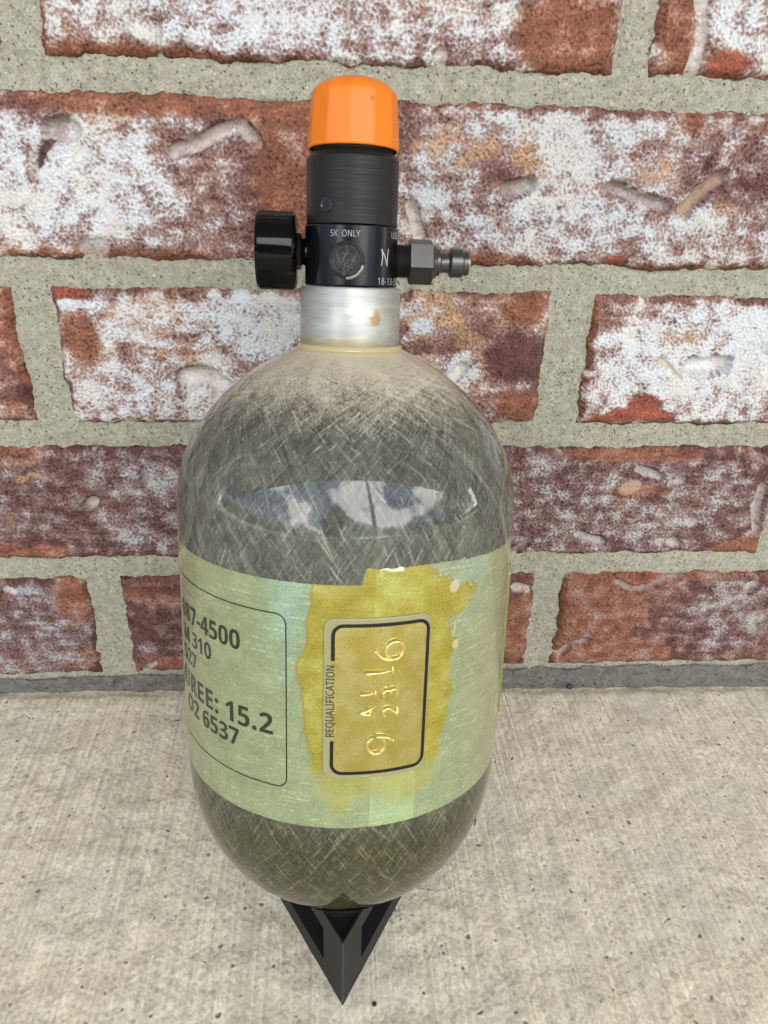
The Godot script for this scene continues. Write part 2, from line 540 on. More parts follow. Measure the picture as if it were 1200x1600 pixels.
func paint_wall() -> void:
	var count := WNX * WNY
	var fw := field(PATCHES, "W", 3)
	var fk := field(PATCHES, "K", 4)
	var fr := field(PATCHES, "R", 5)
	var ft := field(PATCHES, "T", 6)
	var fd := field(PATCHES, "D", 0)
	var fine := noise_bytes(11, WNX, WNY, 0.17, 3)
	var grain := grit(12, 1024, 1024, 2.0)
	var mid := noise_bytes(13, WNX, WNY, 0.028, 4)
	var wide := noise_bytes(14, WNX, WNY, 0.0075, 3)
	var drag := stretched(15, 1024, 1024, 200, 1024, 0.06, 3)
	wall_dip = PackedFloat32Array()
	wall_dip.resize(count)
	var smear := PackedFloat32Array()
	smear.resize(count)
	var kind := PackedByteArray()
	kind.resize(count)
	for g in GROOVES:
		var lo := Vector2(INF, INF)
		var hi := Vector2(-INF, -INF)
		for k in range(3, g.size()):
			lo = lo.min(g[k])
			hi = hi.max(g[k])
		var r: float = g[0]
		for row in range(maxi(0, int((WY0 + WNY * PX - (hi.y + r * 1.4) / 1000) / PX)), mini(WNY, int((WY0 + WNY * PX - (lo.y - r * 1.4) / 1000) / PX))):
			for col in range(maxi(0, int(((lo.x - r * 1.4) / 1000 - WX0) / PX)), mini(WNX, int(((hi.x + r * 1.4) / 1000 - WX0) / PX))):
				var p := Vector2((WX0 + col * PX) * 1000, (WY0 + (WNY - row) * PX) * 1000)
				var i := row * WNX + col
				var d := seg_dist(p, g) / r + (mid[i] - 128) * 0.0022
				var deep: float = 2.5 * g[1] * sqrt(maxf(0.0, 1.0 - d * d * d))
				wall_dip[i] = maxf(wall_dip[i], deep) if g[1] > 0 else minf(wall_dip[i], deep)
				var s := 1.0 - smoothstep(0.72, 1.02, d)
				if s > smear[i]:
					smear[i] = s
					kind[i] = g[2]
	var rgb := PackedByteArray()
	rgb.resize(count * 3)
	var high := PackedByteArray()
	high.resize(count)
	rgb.fill(120)
	var K := Vector3(0.375, 0.255, 0.24)
	var R := Vector3(0.515, 0.34, 0.265)
	var D := Vector3(0.54, 0.31, 0.245)
	var T := Vector3(0.73, 0.58, 0.44)
	var paints: Array[Vector3] = [Vector3(0.84, 0.825, 0.79), Vector3(0.76, 0.66, 0.55), Vector3(0.69, 0.655, 0.635), Vector3(0.33, 0.205, 0.185)]
	for b in BRICKS:
		var y0: float = b[2] * COURSE + 12.5
		var y1 := y0 + 57.1
		for row in range(maxi(0, int((WY0 + WNY * PX - (y1 + 2.0) / 1000) / PX)), mini(WNY, int((WY0 + WNY * PX - (y0 - 2.0) / 1000) / PX))):
			var py := (WY0 + (WNY - row) * PX) * 1000
			var ey := minf(py - y0, y1 - py)
			for col in range(maxi(0, int(((b[0] - 2.0) / 1000 - WX0) / PX)), mini(WNX, int(((b[1] + 2.0) / 1000 - WX0) / PX))):
				var i := row * WNX + col
				var px := (WX0 + col * PX) * 1000
				var e := minf(ey, minf(px - b[0], b[1] - px))
				var nf := fine[i] / 255.0 - 0.5
				var nm := mid[i] / 255.0 - 0.5
				var nw := wide[i] / 255.0 - 0.5
				var gi := (row & 1023) * 1024 + (col & 1023)
				var ng := grain[gi] / 255.0 - 0.5
				var nd := drag[gi] / 255.0 - 0.5
				var edge := 1.0 - smoothstep(0.3, 2.8, e + nm * 6.0)
				var c := Vector3(0.49, 0.35, 0.305).lerp(T, smoothstep(0.20, 0.75, ft[i] + nw * 1.0 + nm * 0.4 + nd * 0.3))
				c = c.lerp(K, smoothstep(0.15, 0.75, fk[i] * 0.8 + nm * 0.9 - nw * 0.7))
				c = c.lerp(R, smoothstep(0.34, 0.85, fr[i] + edge * 0.34 + nm * 0.9 + nd * 0.4 + nw * 0.3))
				c = c.lerp(D, smoothstep(0.5, 0.8, fd[i] + nm * 1.5 + nf * 0.5))
				c *= 1.0 + nf * 0.36 + ng * 0.36 + nd * 0.22 + nm * 0.3
				var crack := 0.7 * smoothstep(0.27, 0.42, -nf - nm * 0.35 - ng * 0.10)
				c *= 1.0 - crack * 0.5
				# a thin lilac bloom, then the crusts of whitewash
				var cover := fw[i] - edge * 0.30 + nm * 0.80 + nd * 0.26 + nw * 0.25
				c = c.lerp(Vector3(0.855, 0.775, 0.755) * (float(b[7]) * (1.0 + ng * 0.3)), (0.72 - edge * 0.3) * smoothstep(-0.05, 0.62, cover + nf * 0.35 + ng * 0.2))
				var white := 0.93 * smoothstep(0.32, 0.74, cover - 0.015 + nf * 0.58 + ng * 0.16 + nd * 0.1)
				white *= 1.0 - crack * 0.4
				var chalk: float = b[7] - 0.02 + nm * 0.08 + nf * 0.10 + ng * 0.1
				c = c.lerp(Vector3(chalk * 0.98, chalk, chalk * 1.005).lerp(Vector3(chalk, chalk * 0.96, chalk * 0.88), smoothstep(0.02, 0.3, nw + nm * 0.5) * 0.42), white)
				var s := smear[i]
				if s > 0.0:
					s *= clampf(0.70 - maxf(0.0, nm * 2.8 + nf * 1.2), 0.0, 1.0)
					c = c.lerp(paints[kind[i]] * (1.0 + ng * 0.10 + nm * 0.18), s)
					white = lerpf(white, 0.5, smear[i])
				rgb[i * 3] = clampi(int(c.x * 255.0), 0, 255)
				rgb[i * 3 + 1] = clampi(int(c.y * 255.0), 0, 255)
				rgb[i * 3 + 2] = clampi(int(c.z * 255.0), 0, 255)
				high[i] = clampi(int(255.0 * (0.38 + white * 0.14 - crack * 0.3 + (nf * 0.42 + ng * 0.22 + nm * 0.5 + nd * 0.12) * (1.0 - smear[i] * 0.8))), 0, 255)
	wall_rgb = Image.create_from_data(WNX, WNY, false, Image.FORMAT_RGB8, rgb)
	wall_bump = Image.create_from_data(WNX, WNY, false, Image.FORMAT_L8, high)

func brick_mesh(b: Array, sd: int) -> ArrayMesh:
	# about its lower left corner; ragged edges, rounded arrises, the drag marks pressed in
	var n := FastNoiseLite.new()
	n.seed = sd
	n.frequency = 0.06
	n.fractal_octaves = 3
	var wid: float = b[1] - b[0]
	var hei := 57.1
	var nu := int(wid / 0.95) + 1
	var nv := 61
	var pos := PackedVector3Array()
	var uv := PackedVector2Array()
	var y0: float = b[2] * COURSE + 12.5
	for j in range(-1, nv + 1):
		for i in range(-1, nu + 1):
			var skirt := i < 0 or j < 0 or i == nu or j == nv
			var x := wid * clampi(i, 0, nu - 1) / (nu - 1)
			var y := hei * clampi(j, 0, nv - 1) / (nv - 1)
			var e := minf(minf(x, wid - x), minf(y, hei - y))
			var q := Vector2(x, y)
			q.x += (n.get_noise_2d(0.0 if x < wid / 2 else 300.0, y * 1.3) * 1.3 + n.get_noise_2d(77.0 if x < wid / 2 else 377.0, y * 7.0) * 0.7) * (1.0 - smoothstep(0.0, 9.0, minf(x, wid - x)))
			q.y += (n.get_noise_2d(x * 1.3, 100.0 if y < hei / 2 else 500.0) * 1.2 + 0.6 * n.get_noise_2d(x * 7.0, 177.0 if y < hei / 2 else 577.0) + 0.9 * n.get_noise_2d(x * 0.35, 700.0 if y < hei / 2 else 900.0)) * (1.0 - smoothstep(0.0, 9.0, minf(y, hei - y)))
			var z := n.get_noise_2d(x * 0.5 + 900.0, y * 0.5) * 1.3 + n.get_noise_2d(x * 1.8 + 40.0, y * 1.8 + 900.0) * 0.6
			z -= 3.2 * pow(1.0 - smoothstep(0.0, 3.4, e), 1.6)
			var col := int((((b[0] + q.x) / 1000) - WX0) / PX)
			var row := int((WY0 + WNY * PX - (y0 + q.y) / 1000) / PX)
			if col >= 0 and row >= 0 and col < WNX and row < WNY:
				z -= wall_dip[row * WNX + col]
			if skirt:
				z = -14.0
			pos.append(Vector3(q.x, q.y, z) / 1000)
			uv.append(Vector2(((b[0] + q.x) / 1000 - WX0) / (WNX * PX), (WY0 + WNY * PX - (y0 + q.y) / 1000) / (WNY * PX)))
	return sheet(pos, uv, nu + 2, nv + 2)

func spaced(lo: float, hi: float, step: float, far: Array) -> PackedFloat32Array:
	var out := PackedFloat32Array()
	for f: float in far:
		if f < lo:
			out.append(f)
	var k := int((hi - lo) / step)
	for i in k + 1:
		out.append(lo + (hi - lo) * i / k)
	for f: float in far:
		if f > hi:
			out.append(f)
	return out

func mortar_sheet(xs: PackedFloat32Array, ys: PackedFloat32Array, z0: float, rough: float, sd: int) -> ArrayMesh:
	var n := FastNoiseLite.new()
	n.seed = sd
	n.frequency = 60.0
	n.fractal_octaves = 5
	n.fractal_gain = 0.6
	var pos := PackedVector3Array()
	var uv := PackedVector2Array()
	for y0 in ys:
		for x in xs:
			var y := y0
			if y > 0.0074 and y < 0.0112:
				y += 0.0024 * n.get_noise_2d(x * 0.5, 9.0) - 0.0008
			var z := z0 + rough * n.get_noise_2d(x, y)
			for b in BRICKS:
				if x * 1000 > b[0] + 3.0 and x * 1000 < b[1] - 3.0 and y * 1000 > b[2] * COURSE + 15.5 and y * 1000 < b[2] * COURSE + 66.6:
					z = -0.0074
			pos.append(Vector3(x, y, z))
			uv.append(Vector2(x, -y) / 0.128)
	return sheet(pos, uv, xs.size(), ys.size())

func sand_texture(sd: int, size: int, base: Vector3, specks: float, light: float) -> Array:
	var fine := grit(sd, size, size, 2.2)
	var mid := noise_bytes(sd + 1, size, size, 0.05, 4, true)
	var dots := noise_bytes(sd + 2, size, size, 0.13, 2, true)
	var rgb := PackedByteArray()
	rgb.resize(size * size * 3)
	var high := PackedByteArray()
	high.resize(size * size)
	for i in size * size:
		var nf := fine[i] / 255.0 - 0.5
		var nm := mid[i] / 255.0 - 0.5
		var nd := dots[i] / 255.0 - 0.5
		var c := base * (1.0 + nf * 0.22 + nm * 0.20)
		var dark := smoothstep(specks, specks + 0.09, nd + nf * 0.18)
		c = c.lerp(Vector3(0.25, 0.25, 0.23), dark * 0.8)
		c = c.lerp(Vector3(0.85, 0.84, 0.78), smoothstep(light, light + 0.1, -nd + nf * 0.3) * 0.55)
		for k in 3:
			rgb[i * 3 + k] = clampi(int(c[k] * 255.0), 0, 255)
		high[i] = clampi(int(255.0 * (0.55 + nf * 0.5 + nm * 0.35 - dark * 0.3)), 0, 255)
	return [tex(size, size, rgb), tex(size, size, high, false)]

func build_wall() -> void:
	paint_wall()
	var wall := thing("brick_wall", "red brick wall with chalky whitewash and grey mortar behind the bottle", "wall")
	var bm := mat(Color.WHITE, 0.92, 0.0, 0.35)
	bm.albedo_texture = ImageTexture.create_from_image(wall_rgb)
	bm.heightmap_enabled = true
	bm.heightmap_scale = 0.16
	bm.heightmap_texture = ImageTexture.create_from_image(wall_bump)
	var sand := sand_texture(40, 512, Vector3(0.608, 0.600, 0.530), 0.255, 0.33)
	var mm := mat(Color.WHITE, 0.95, 0.0, 0.3)
	mm.albedo_texture = sand[0]
	mm.heightmap_enabled = true
	mm.heightmap_scale = 0.09
	mm.heightmap_texture = sand[1]
	var far := [-3.0, -1.2, -0.8, -0.5, -0.3, 0.35, 0.5, 0.8, 1.2, 3.0]
	part("mortar", mortar_sheet(spaced(-0.2, 0.26, 0.0016, far), spaced(-0.006, 0.335, 0.0016, [0.4, 0.5, 0.64]), -0.0030, 0.0016, 5), mm, wall)
	var dark_sand := sand_texture(50, 256, Vector3(0.425, 0.415, 0.385), 0.25, 0.45)
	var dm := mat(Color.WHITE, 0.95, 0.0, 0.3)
	dm.albedo_texture = dark_sand[0]
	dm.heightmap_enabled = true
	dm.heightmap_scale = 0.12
	dm.heightmap_texture = dark_sand[1]
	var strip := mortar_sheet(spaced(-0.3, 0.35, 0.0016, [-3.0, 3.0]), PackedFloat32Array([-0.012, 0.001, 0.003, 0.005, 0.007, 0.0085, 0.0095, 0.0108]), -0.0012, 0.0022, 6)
	part("dark_bed_joint", strip, dm, wall)  # lowest mortar strip, a darker grey than the other joints
	var body := PackedVector3Array()
	box(body, Vector3(-3.0, -0.1, -0.25), Vector3(3.0, 0.62, -0.0085))
	box(body, Vector3(-3.0, 0.62, -0.25), Vector3(3.0, 2.6, -0.002))
	part("wall_core", flat(body), mat(Color(0.58, 0.44, 0.39), 0.95), wall)
	var meshes: Array[ArrayMesh] = []
	for k in BRICKS.size():
		meshes.append(brick_mesh(BRICKS[k], 100 + k))
		part("brick", meshes[k], bm, wall, Vector3(BRICKS[k][0] / 1000, (BRICKS[k][2] * COURSE + 12.5) / 1000, 0))
	# the courses go on above and to both sides
	var donors := [11, 6, 9, 4, 8, 7]
	var d := 0
	for c in range(0, 9):
		for k in range(-4, 5):
			var x: float = (-109.0 if c % 2 == 0 else 12.0) + 215.3 * k + [10.0, 0.0, 0.0, 0.0, 12.0, 0.0, 0.0, 0.0, 0.0][c]
			var built := false
			for b in BRICKS:
				built = built or (b[2] == c and absf(b[0] - x) < 60.0)
			if built:
				continue
			var o := part("brick", meshes[donors[d % 6]], bm, wall, Vector3(x / 1000, (c * COURSE + 12.5) / 1000, 0))
			if d % 2:
				o.position += Vector3(0.2, 0.0571, 0)
				o.rotation.z = PI
			d += 1

# ---------------------------------------------------------------- the ground
func build_ground() -> void:
	var size := 1024
	var fine := grit(61, size, size, 3.6)
	var grain := grit(62, size, size, 1.7)
	var mid := noise_bytes(63, size, size, 0.035, 4, true)
	var wide := noise_bytes(64, size, size, 0.008, 3, true)
	var broom := stretched(65, size, size, 1024, 16, 0.16, 3)
	var pits := noise_bytes(66, size, size, 0.075, 2, true)
	var rgb := PackedByteArray()
	rgb.resize(size * size * 3)
	var high := PackedByteArray()
	high.resize(size * size)
	for i in size * size:
		var nf := fine[i] / 255.0 - 0.5
		var ng := grain[i] / 255.0 - 0.5
		var nm := mid[i] / 255.0 - 0.5
		var nw := wide[i] / 255.0 - 0.5
		var nb := broom[i] / 255.0 - 0.5
		var line := smoothstep(0.17, 0.30, nb + nf * 0.15 + nw * 0.2) * (1.0 - 0.7 * smoothstep(520.0, 620.0, float(i % size)) + 0.7 * smoothstep(980.0, 1023.0, float(i % size)))
		var pit := smoothstep(0.34, 0.40, pits[i] / 255.0 - 0.5 + nf * 0.16)
		var c := Vector3(0.85, 0.822, 0.722) * (1.0 + nf * 0.24 + ng * 0.30 + nm * 0.05 + nb * 0.16 - line * 0.08)
		c = c.lerp(Vector3(0.80, 0.79, 0.735), smoothstep(-0.02, 0.3, nw + nm * 0.3) * 0.25)
		c = c.lerp(Vector3(0.85, 0.80, 0.70), smoothstep(0.02, 0.3, -nw + nm * 0.3) * 0.2)
		c = c.lerp(Vector3(0.55, 0.52, 0.47), smoothstep(0.14, 0.30, ng * 0.8 + nf * 0.5 - nb * 0.4) * 0.32)
		c = c.lerp(Vector3(0.42, 0.39, 0.34), pit * 0.75)
		for k in 3:
			rgb[i * 3 + k] = clampi(int(c[k] * 255.0), 0, 255)
		high[i] = clampi(int(255.0 * (0.55 + nf * 0.22 + ng * 0.16 + nm * 0.4 + nb * 0.2 - pit * 0.4 - line * 0.3)), 0, 255)
	var m := mat(Color.WHITE, 0.95, 0.0, 0.3)
	m.albedo_texture = tex(size, size, rgb)
	m.heightmap_enabled = true
	m.heightmap_scale = 0.11
	m.heightmap_texture = tex(size, size, high, false)
	var n := FastNoiseLite.new()
	n.seed = 9
	n.frequency = 45.0
	n.fractal_octaves = 4
	var xs := spaced(-0.26, 0.30, 0.002, [-9.0, -4.0, -1.5, -0.6, -0.35, 0.4, 0.6, 1.5, 4.0, 9.0])
	var zs := spaced(-0.006, 0.24, 0.002, [0.3, 0.5, 1.0, 2.0, 3.2, 4.6])
	zs.reverse()
	var pos := PackedVector3Array()
	var uv := PackedVector2Array()
	for z in zs:
		for x in xs:
			var y := -0.0155 * (x - 0.0038) + 0.0009 * n.get_noise_2d(x, z)
			y -= 0.0016 * (1.0 - smoothstep(-0.001, 0.006 + 0.004 * n.get_noise_2d(x * 0.6, 3.0), z))
			pos.append(Vector3(x, y, z))
			uv.append(Vector2(x, z) / 0.43)
	part("concrete_pavement", sheet(pos, uv, xs.size(), zs.size()), m, self).set_meta("kind", "structure")
	var lawn := PackedVector3Array()
	box(lawn, Vector3(-60, -0.5, 4.6), Vector3(60, -0.09, 90))
	part("lawn", flat(lawn), mat(Color(0.06, 0.10, 0.035).linear_to_srgb(), 0.95), self).set_meta("kind", "structure")

# ---------------------------------------------------------------- the bottle
func bottle_profile() -> PackedVector2Array:
	var p := PackedVector2Array([Vector2(0.0, 0.0), Vector2(0.012, 0.0)])
	for k in range(2, 41):
		var t := k / 40.0
		var s := pow(cos(t * PI / 2), 2.0 / 2.409)
		p.append(Vector2(TANK_R * pow(sin(t * PI / 2), 2.0 / 2.409), H0 - 0.0279 - 0.0627 * s))
	for k in range(1, 12):
		p.append(Vector2(TANK_R, H0 - 0.0279 + (0.05785 + 0.0279) * k / 12.0))
	for k in range(0, 44):
		var t := k / 44.0
		var x := 0.0464 * pow(t, 1.35)
		p.append(Vector2(TANK_R * pow(1.0 - pow(x / 0.04987, 1.813), 1.0 / 1.813), H0 + 0.05785 + x))
	p.append(Vector2(0.0168, H0 + 0.1048))
	p.append(Vector2(0.0163, H0 + 0.1053))
	p.append(Vector2(0.0160, H0 + 0.1062))
	p.append(Vector2(0.0150, H0 + 0.1066))
	return p

func clear_coat(m: StandardMaterial3D, rough := 0.03) -> StandardMaterial3D:
	m.metallic_specular = 0.0 if m.metallic == 0.0 else 0.5      # the resin above it does the mirroring
	m.clearcoat_enabled = true
	m.clearcoat = 1.0
	m.clearcoat_roughness = rough
	return m

func fibre_texture(prof: PackedVector2Array) -> Array:
	var w := 1536
	var h := 768
	var length := 0.0
	var at := PackedFloat32Array([0.0])
	for i in range(1, prof.size()):
		length += prof[i].distance_to(prof[i - 1])
		at.append(length)
	var mu := TAU * TANK_R / w * 1000           # mm per texel round the middle
	var mv := length / h * 1000
	var glow := PackedFloat32Array()
	glow.resize(w * h)
	var rng := RandomNumberGenerator.new()
	rng.seed = 77
	var radius := PackedFloat32Array()
	radius.resize(h)
	var at_k := 1
	for row in range(h - 1, -1, -1):
		var s := (h - 0.5 - row) / h * length
		while at_k < at.size() - 1 and at[at_k] < s:
			at_k += 1
		radius[row] = lerpf(prof[at_k - 1].x, prof[at_k].x, clampf((s - at[at_k - 1]) / maxf(at[at_k] - at[at_k - 1], 1e-6), 0, 1)) / TANK_R
	for s in 56000:
		var x := rng.randf() * w
		var y := rng.randf() * h
		var lean := deg_to_rad(rng.randfn(31.0, 7.0)) * (1.0 if rng.randf() < 0.5 else -1.0)
		var long := 1.5 + 13.0 * pow(rng.randf(), 2.2)
		var amount := rng.randfn(0.035, 0.13)
		var thick := rng.randf_range(0.10, 0.32)
		if s % 60 == 0:
			thick = rng.randf_range(1.0, 3.2)
			long = rng.randf_range(25.0, 75.0)
			amount = rng.randf_range(-0.07, 0.12)
			lean = deg_to_rad(33.0) * signf(lean)
		elif s % 23 == 0:
			amount = rng.randf_range(0.2, 0.5)
		if y > h * 0.74:
			long *= 0.55
			lean *= 0.7
		var steps := int(long / 0.2)
		var cx := x
		var cy := y
		var start := radius[clampi(int(y), 0, h - 1)]
		if s % 3 == 0 and start < 0.8:
			lean = asin(rng.randf_range(0.25, 0.95) * start) * signf(lean)
		for k in steps:
			var row := int(cy)
			if row < 0 or row >= h:
				break
			var rr := maxf(radius[row], 0.05)
			var sn := clampf(sin(lean) / rr, -0.97, 0.97)
			cx += sn * 0.2 / (mu * rr)
			cy -= sqrt(1.0 - sn * sn) * 0.2 / mv
			var taper := sin(float(k) / steps * PI)
			var half := maxf(0.5, thick * taper / (mu * rr) * 0.5)
			for i in range(int(cx - half), int(cx + half) + 1):
				glow[row * w + posmod(i, w)] += amount * taper * 0.5
	var mid := noise_bytes(71, w, h, 0.02, 4, true)
	var fine := grit(72, w, h, 1.8)
	var long_noise := stretched(73, w, h, 512, 96, 0.05, 3)
	var rgb := PackedByteArray()
	rgb.resize(w * h * 3)
	var k := 1
	for row in range(h - 1, -1, -1):
		var s := (h - 0.5 - row) / h * length
		while k < at.size() - 1 and at[k] < s:
			k += 1
		var y := lerpf(prof[k - 1].y, prof[k].y, clampf((s - at[k - 1]) / maxf(at[k] - at[k - 1], 1e-6), 0, 1)) - H0
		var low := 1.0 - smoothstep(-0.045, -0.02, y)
		for col in w:
			var i := row * w + col
			var nm := mid[i] / 255.0 - 0.5
			var nf := fine[i] / 255.0 - 0.5
			var nl := long_noise[i] / 255.0 - 0.5
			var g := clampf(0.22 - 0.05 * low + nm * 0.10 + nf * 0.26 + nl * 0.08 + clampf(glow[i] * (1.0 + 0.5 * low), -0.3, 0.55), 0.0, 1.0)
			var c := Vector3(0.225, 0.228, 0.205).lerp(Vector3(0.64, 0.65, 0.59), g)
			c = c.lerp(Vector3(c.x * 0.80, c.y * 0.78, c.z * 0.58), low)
			c = c.lerp(Vector3(0.52, 0.56, 0.46), clampf(nm * 1.2, 0, 0.16) * (1.0 - low))
			var cream := smoothstep(0.083, 0.104, y + nm * 0.003 + nf * 0.009 + glow[i] * 0.010)
			c = c.lerp(Vector3(0.755, 0.72, 0.625) * (1.0 + nf * 0.07 + nm * 0.05), cream * 0.95)
			c = c.lerp(Vector3(0.72, 0.66, 0.32), smoothstep(0.1042, 0.1052, y) * 0.8)
			rgb[i * 3] = clampi(int(c.x * 255.0), 0, 255)
			rgb[i * 3 + 1] = clampi(int(c.y * 255.0), 0, 255)
			rgb[i * 3 + 2] = clampi(int(c.z * 255.0), 0, 255)
	return [tex(w, h, rgb), tex(w, h, fine, false)]

func band_texture(low: float, high: float) -> ImageTexture:
	var w := 1536
	var h := 400
	var mid := noise_bytes(81, w, h, 0.018, 4, true)
	var fine := grit(82, w, h, 1.8)
	var weft := stretched(83, w, h, 96, 400, 0.22, 3)
	var warp := stretched(84, w, h, 512, 50, 0.2, 2)
	var stain := PackedVector2Array([Vector2(-9.7, 0.048), Vector2(4, 0.048), Vector2(4.0, 0.053), Vector2(17, 0.053), Vector2(24, 0.0490), Vector2(33, 0.0435), Vector2(41.8, 0.0395), Vector2(38, 0.0345), Vector2(30.5, 0.0330), Vector2(32.6, 0.022), Vector2(33.2, 0.006), Vector2(30, -0.006), Vector2(28.5, -0.019), Vector2(24, -0.0215), Vector2(21, -0.0235), Vector2(17, -0.0245), Vector2(12, -0.0215), Vector2(6, -0.0195), Vector2(2, -0.0215), Vector2(-1, -0.0275), Vector2(-4.5, -0.0265), Vector2(-8, -0.0185), Vector2(-12.0, -0.010), Vector2(-13.4, 0.002), Vector2(-13.0, 0.011), Vector2(-15.4, 0.0165), Vector2(-15.2, 0.0225), Vector2(-13.0, 0.029), Vector2(-12.6, 0.0375)])
	var rgb := PackedByteArray()
	rgb.resize(w * h * 3)
	for row in h:
		var y := lerpf(high, low, (row + 0.5) / h)
		for col in w:
			var i := row * w + col
			var deg := (col + 0.5) / w * 360.0 - 180.0
			var nm := mid[i] / 255.0 - 0.5
			var nf := fine[i] / 255.0 - 0.5
			var nx := weft[i] / 255.0 - 0.5
			var nv := warp[i] / 255.0 - 0.5
			var c := Vector3(0.54, 0.58, 0.43)
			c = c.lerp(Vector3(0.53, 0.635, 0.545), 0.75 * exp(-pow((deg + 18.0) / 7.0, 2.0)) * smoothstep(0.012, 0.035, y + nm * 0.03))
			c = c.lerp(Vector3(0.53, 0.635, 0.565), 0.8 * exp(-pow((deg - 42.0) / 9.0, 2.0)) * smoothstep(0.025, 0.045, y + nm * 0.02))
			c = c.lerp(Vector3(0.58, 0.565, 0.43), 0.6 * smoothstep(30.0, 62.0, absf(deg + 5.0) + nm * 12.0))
			var patch := deg > 6.76 and deg < 21.7
			if patch:
				c = c * 1.10 + Vector3(0.0, 0.02, 0.0)
			c *= 1.0 + nm * 0.12 + nf * 0.20 + nx * 0.09 + nv * 0.05
			c = c.lerp(Vector3(0.84, 0.86, 0.78), smoothstep(0.25, 0.38, nx + nf * 0.35) * 0.32)
			c = c.lerp(Vector3(0.45, 0.48, 0.37), smoothstep(0.30, 0.40, -nx + nf * 0.2) * 0.28)
			if absf(deg - 6.76) < 0.13 or absf(deg - 21.7) < 0.16:
				c *= 0.90
			if deg > -17.0 and deg < 43.0:
				var q := Vector2(deg + nm * 3.0 + nf * 0.7, (y + nm * 0.0040 + nf * 0.0008) )
				var soak := 0.0
				for k in 4:
					soak += 0.25 if Geometry2D.is_point_in_polygon(q + Vector2(0.5, 0.0006) * (k - 1.5) * (1.6 if y < -0.012 else 0.5) + Vector2(nf, nv * 0.001), stain) else 0.0
				if soak > 0.0:
					var y_c := Vector3(0.585, 0.525, 0.15).lerp(Vector3(0.635, 0.60, 0.26), clampf(0.4 + nm * 1.6 + (0.25 if patch else 0.0), 0.0, 1.0))
					c = c.lerp(y_c * (1.0 + nf * 0.2 + nx * 0.1 + nm * 0.12), clampf(0.86 - maxf(nm, 0.0) * 0.7 - (0.2 if y < -0.012 else 0.0), 0.2, 1.0) * soak)
					if y < -0.012:
						c = c.lerp(Vector3(0.57, 0.60, 0.43), 0.35)
					if not Geometry2D.is_point_in_polygon(q + Vector2(-0.35, 0.0), stain) and y > -0.005:
						c = c.lerp(Vector3(0.58, 0.42, 0.20), 0.6)
			if y > 0.0500 + nm * 0.004 and deg > 8.0 and deg < 15.0:
				c = c.lerp(Vector3(0.85, 0.86, 0.83), 0.8)
			if Vector2((deg - 32.5) * 0.965, (y - 0.0425) * 1000).length() < 1.9 + nm * 2.0:
				c = c.lerp(Vector3(0.78, 0.71, 0.69), 0.7)
			for k in 3:
				rgb[i * 3 + k] = clampi(int(c[k] * 255.0), 0, 255)
	return tex(w, h, rgb)

func arc(cx: float, cy: float, rx: float, ry: float, from: float, to: float, n := 14) -> PackedVector2Array:
	var p := PackedVector2Array()
	for i in n + 1:
		var t := deg_to_rad(lerpf(from, to, float(i) / n))
		p.append(Vector2(cx + rx * cos(t), cy + ry * sin(t)))
	return p

func joined(a: PackedVector2Array, b: PackedVector2Array) -> PackedVector2Array:
	var c := a.duplicate()
	c.append_array(b)
	return c

func digit(which: String) -> Array:
	# strokes in a box one wide and one high
	match which:
		"9": return [joined(arc(0.5, 0.68, 0.42, 0.31, 10, 370, 26), arc(0.30, 0.62, 0.62, 0.60, 2, -68, 12))]
		"6": return [joined(arc(0.72, 0.40, 0.66, 0.60, 96, 176, 12), arc(0.5, 0.31, 0.42, 0.30, 170, 530, 26))]
		"1": return [PackedVector2Array([Vector2(0.22, 0.78), Vector2(0.42, 0.88), Vector2(0.55, 1.0), Vector2(0.55, 0.5), Vector2(0.55, 0.0)]), PackedVector2Array([Vector2(0.2, 0.0), Vector2(0.5, 0.0), Vector2(0.9, 0.0)])]
		"A": return [PackedVector2Array([Vector2(0.0, 0.0), Vector2(0.25, 0.5), Vector2(0.5, 1.0), Vector2(0.75, 0.5), Vector2(1.0, 0.0)]), PackedVector2Array([Vector2(0.2, 0.35), Vector2(0.5, 0.35), Vector2(0.8, 0.35)])]
		"2": return [joined(arc(0.48, 0.70, 0.42, 0.30, 170, -40, 14), PackedVector2Array([Vector2(0.5, 0.3), Vector2(0.08, 0.0), Vector2(0.5, 0.0), Vector2(0.95, 0.0)]))]
		"3": return [joined(arc(0.45, 0.74, 0.40, 0.26, 160, -80, 12), arc(0.45, 0.25, 0.46, 0.27, 85, -160, 12))]
	return []

func stamped(which: String, w: float, h: float, thick: float, ang: float, hc: float, r: float) -> ArrayMesh:
	var out := []
	for line: PackedVector2Array in digit(which):
		var q := PackedVector2Array()
		for p in line:
			q.append(Vector2((p.x - 0.5) * w, (p.y - 0.5) * h).rotated(PI / 2))
		out.append(q)
	return ridge(out, thick, thick * 0.95, ang, hc, r)

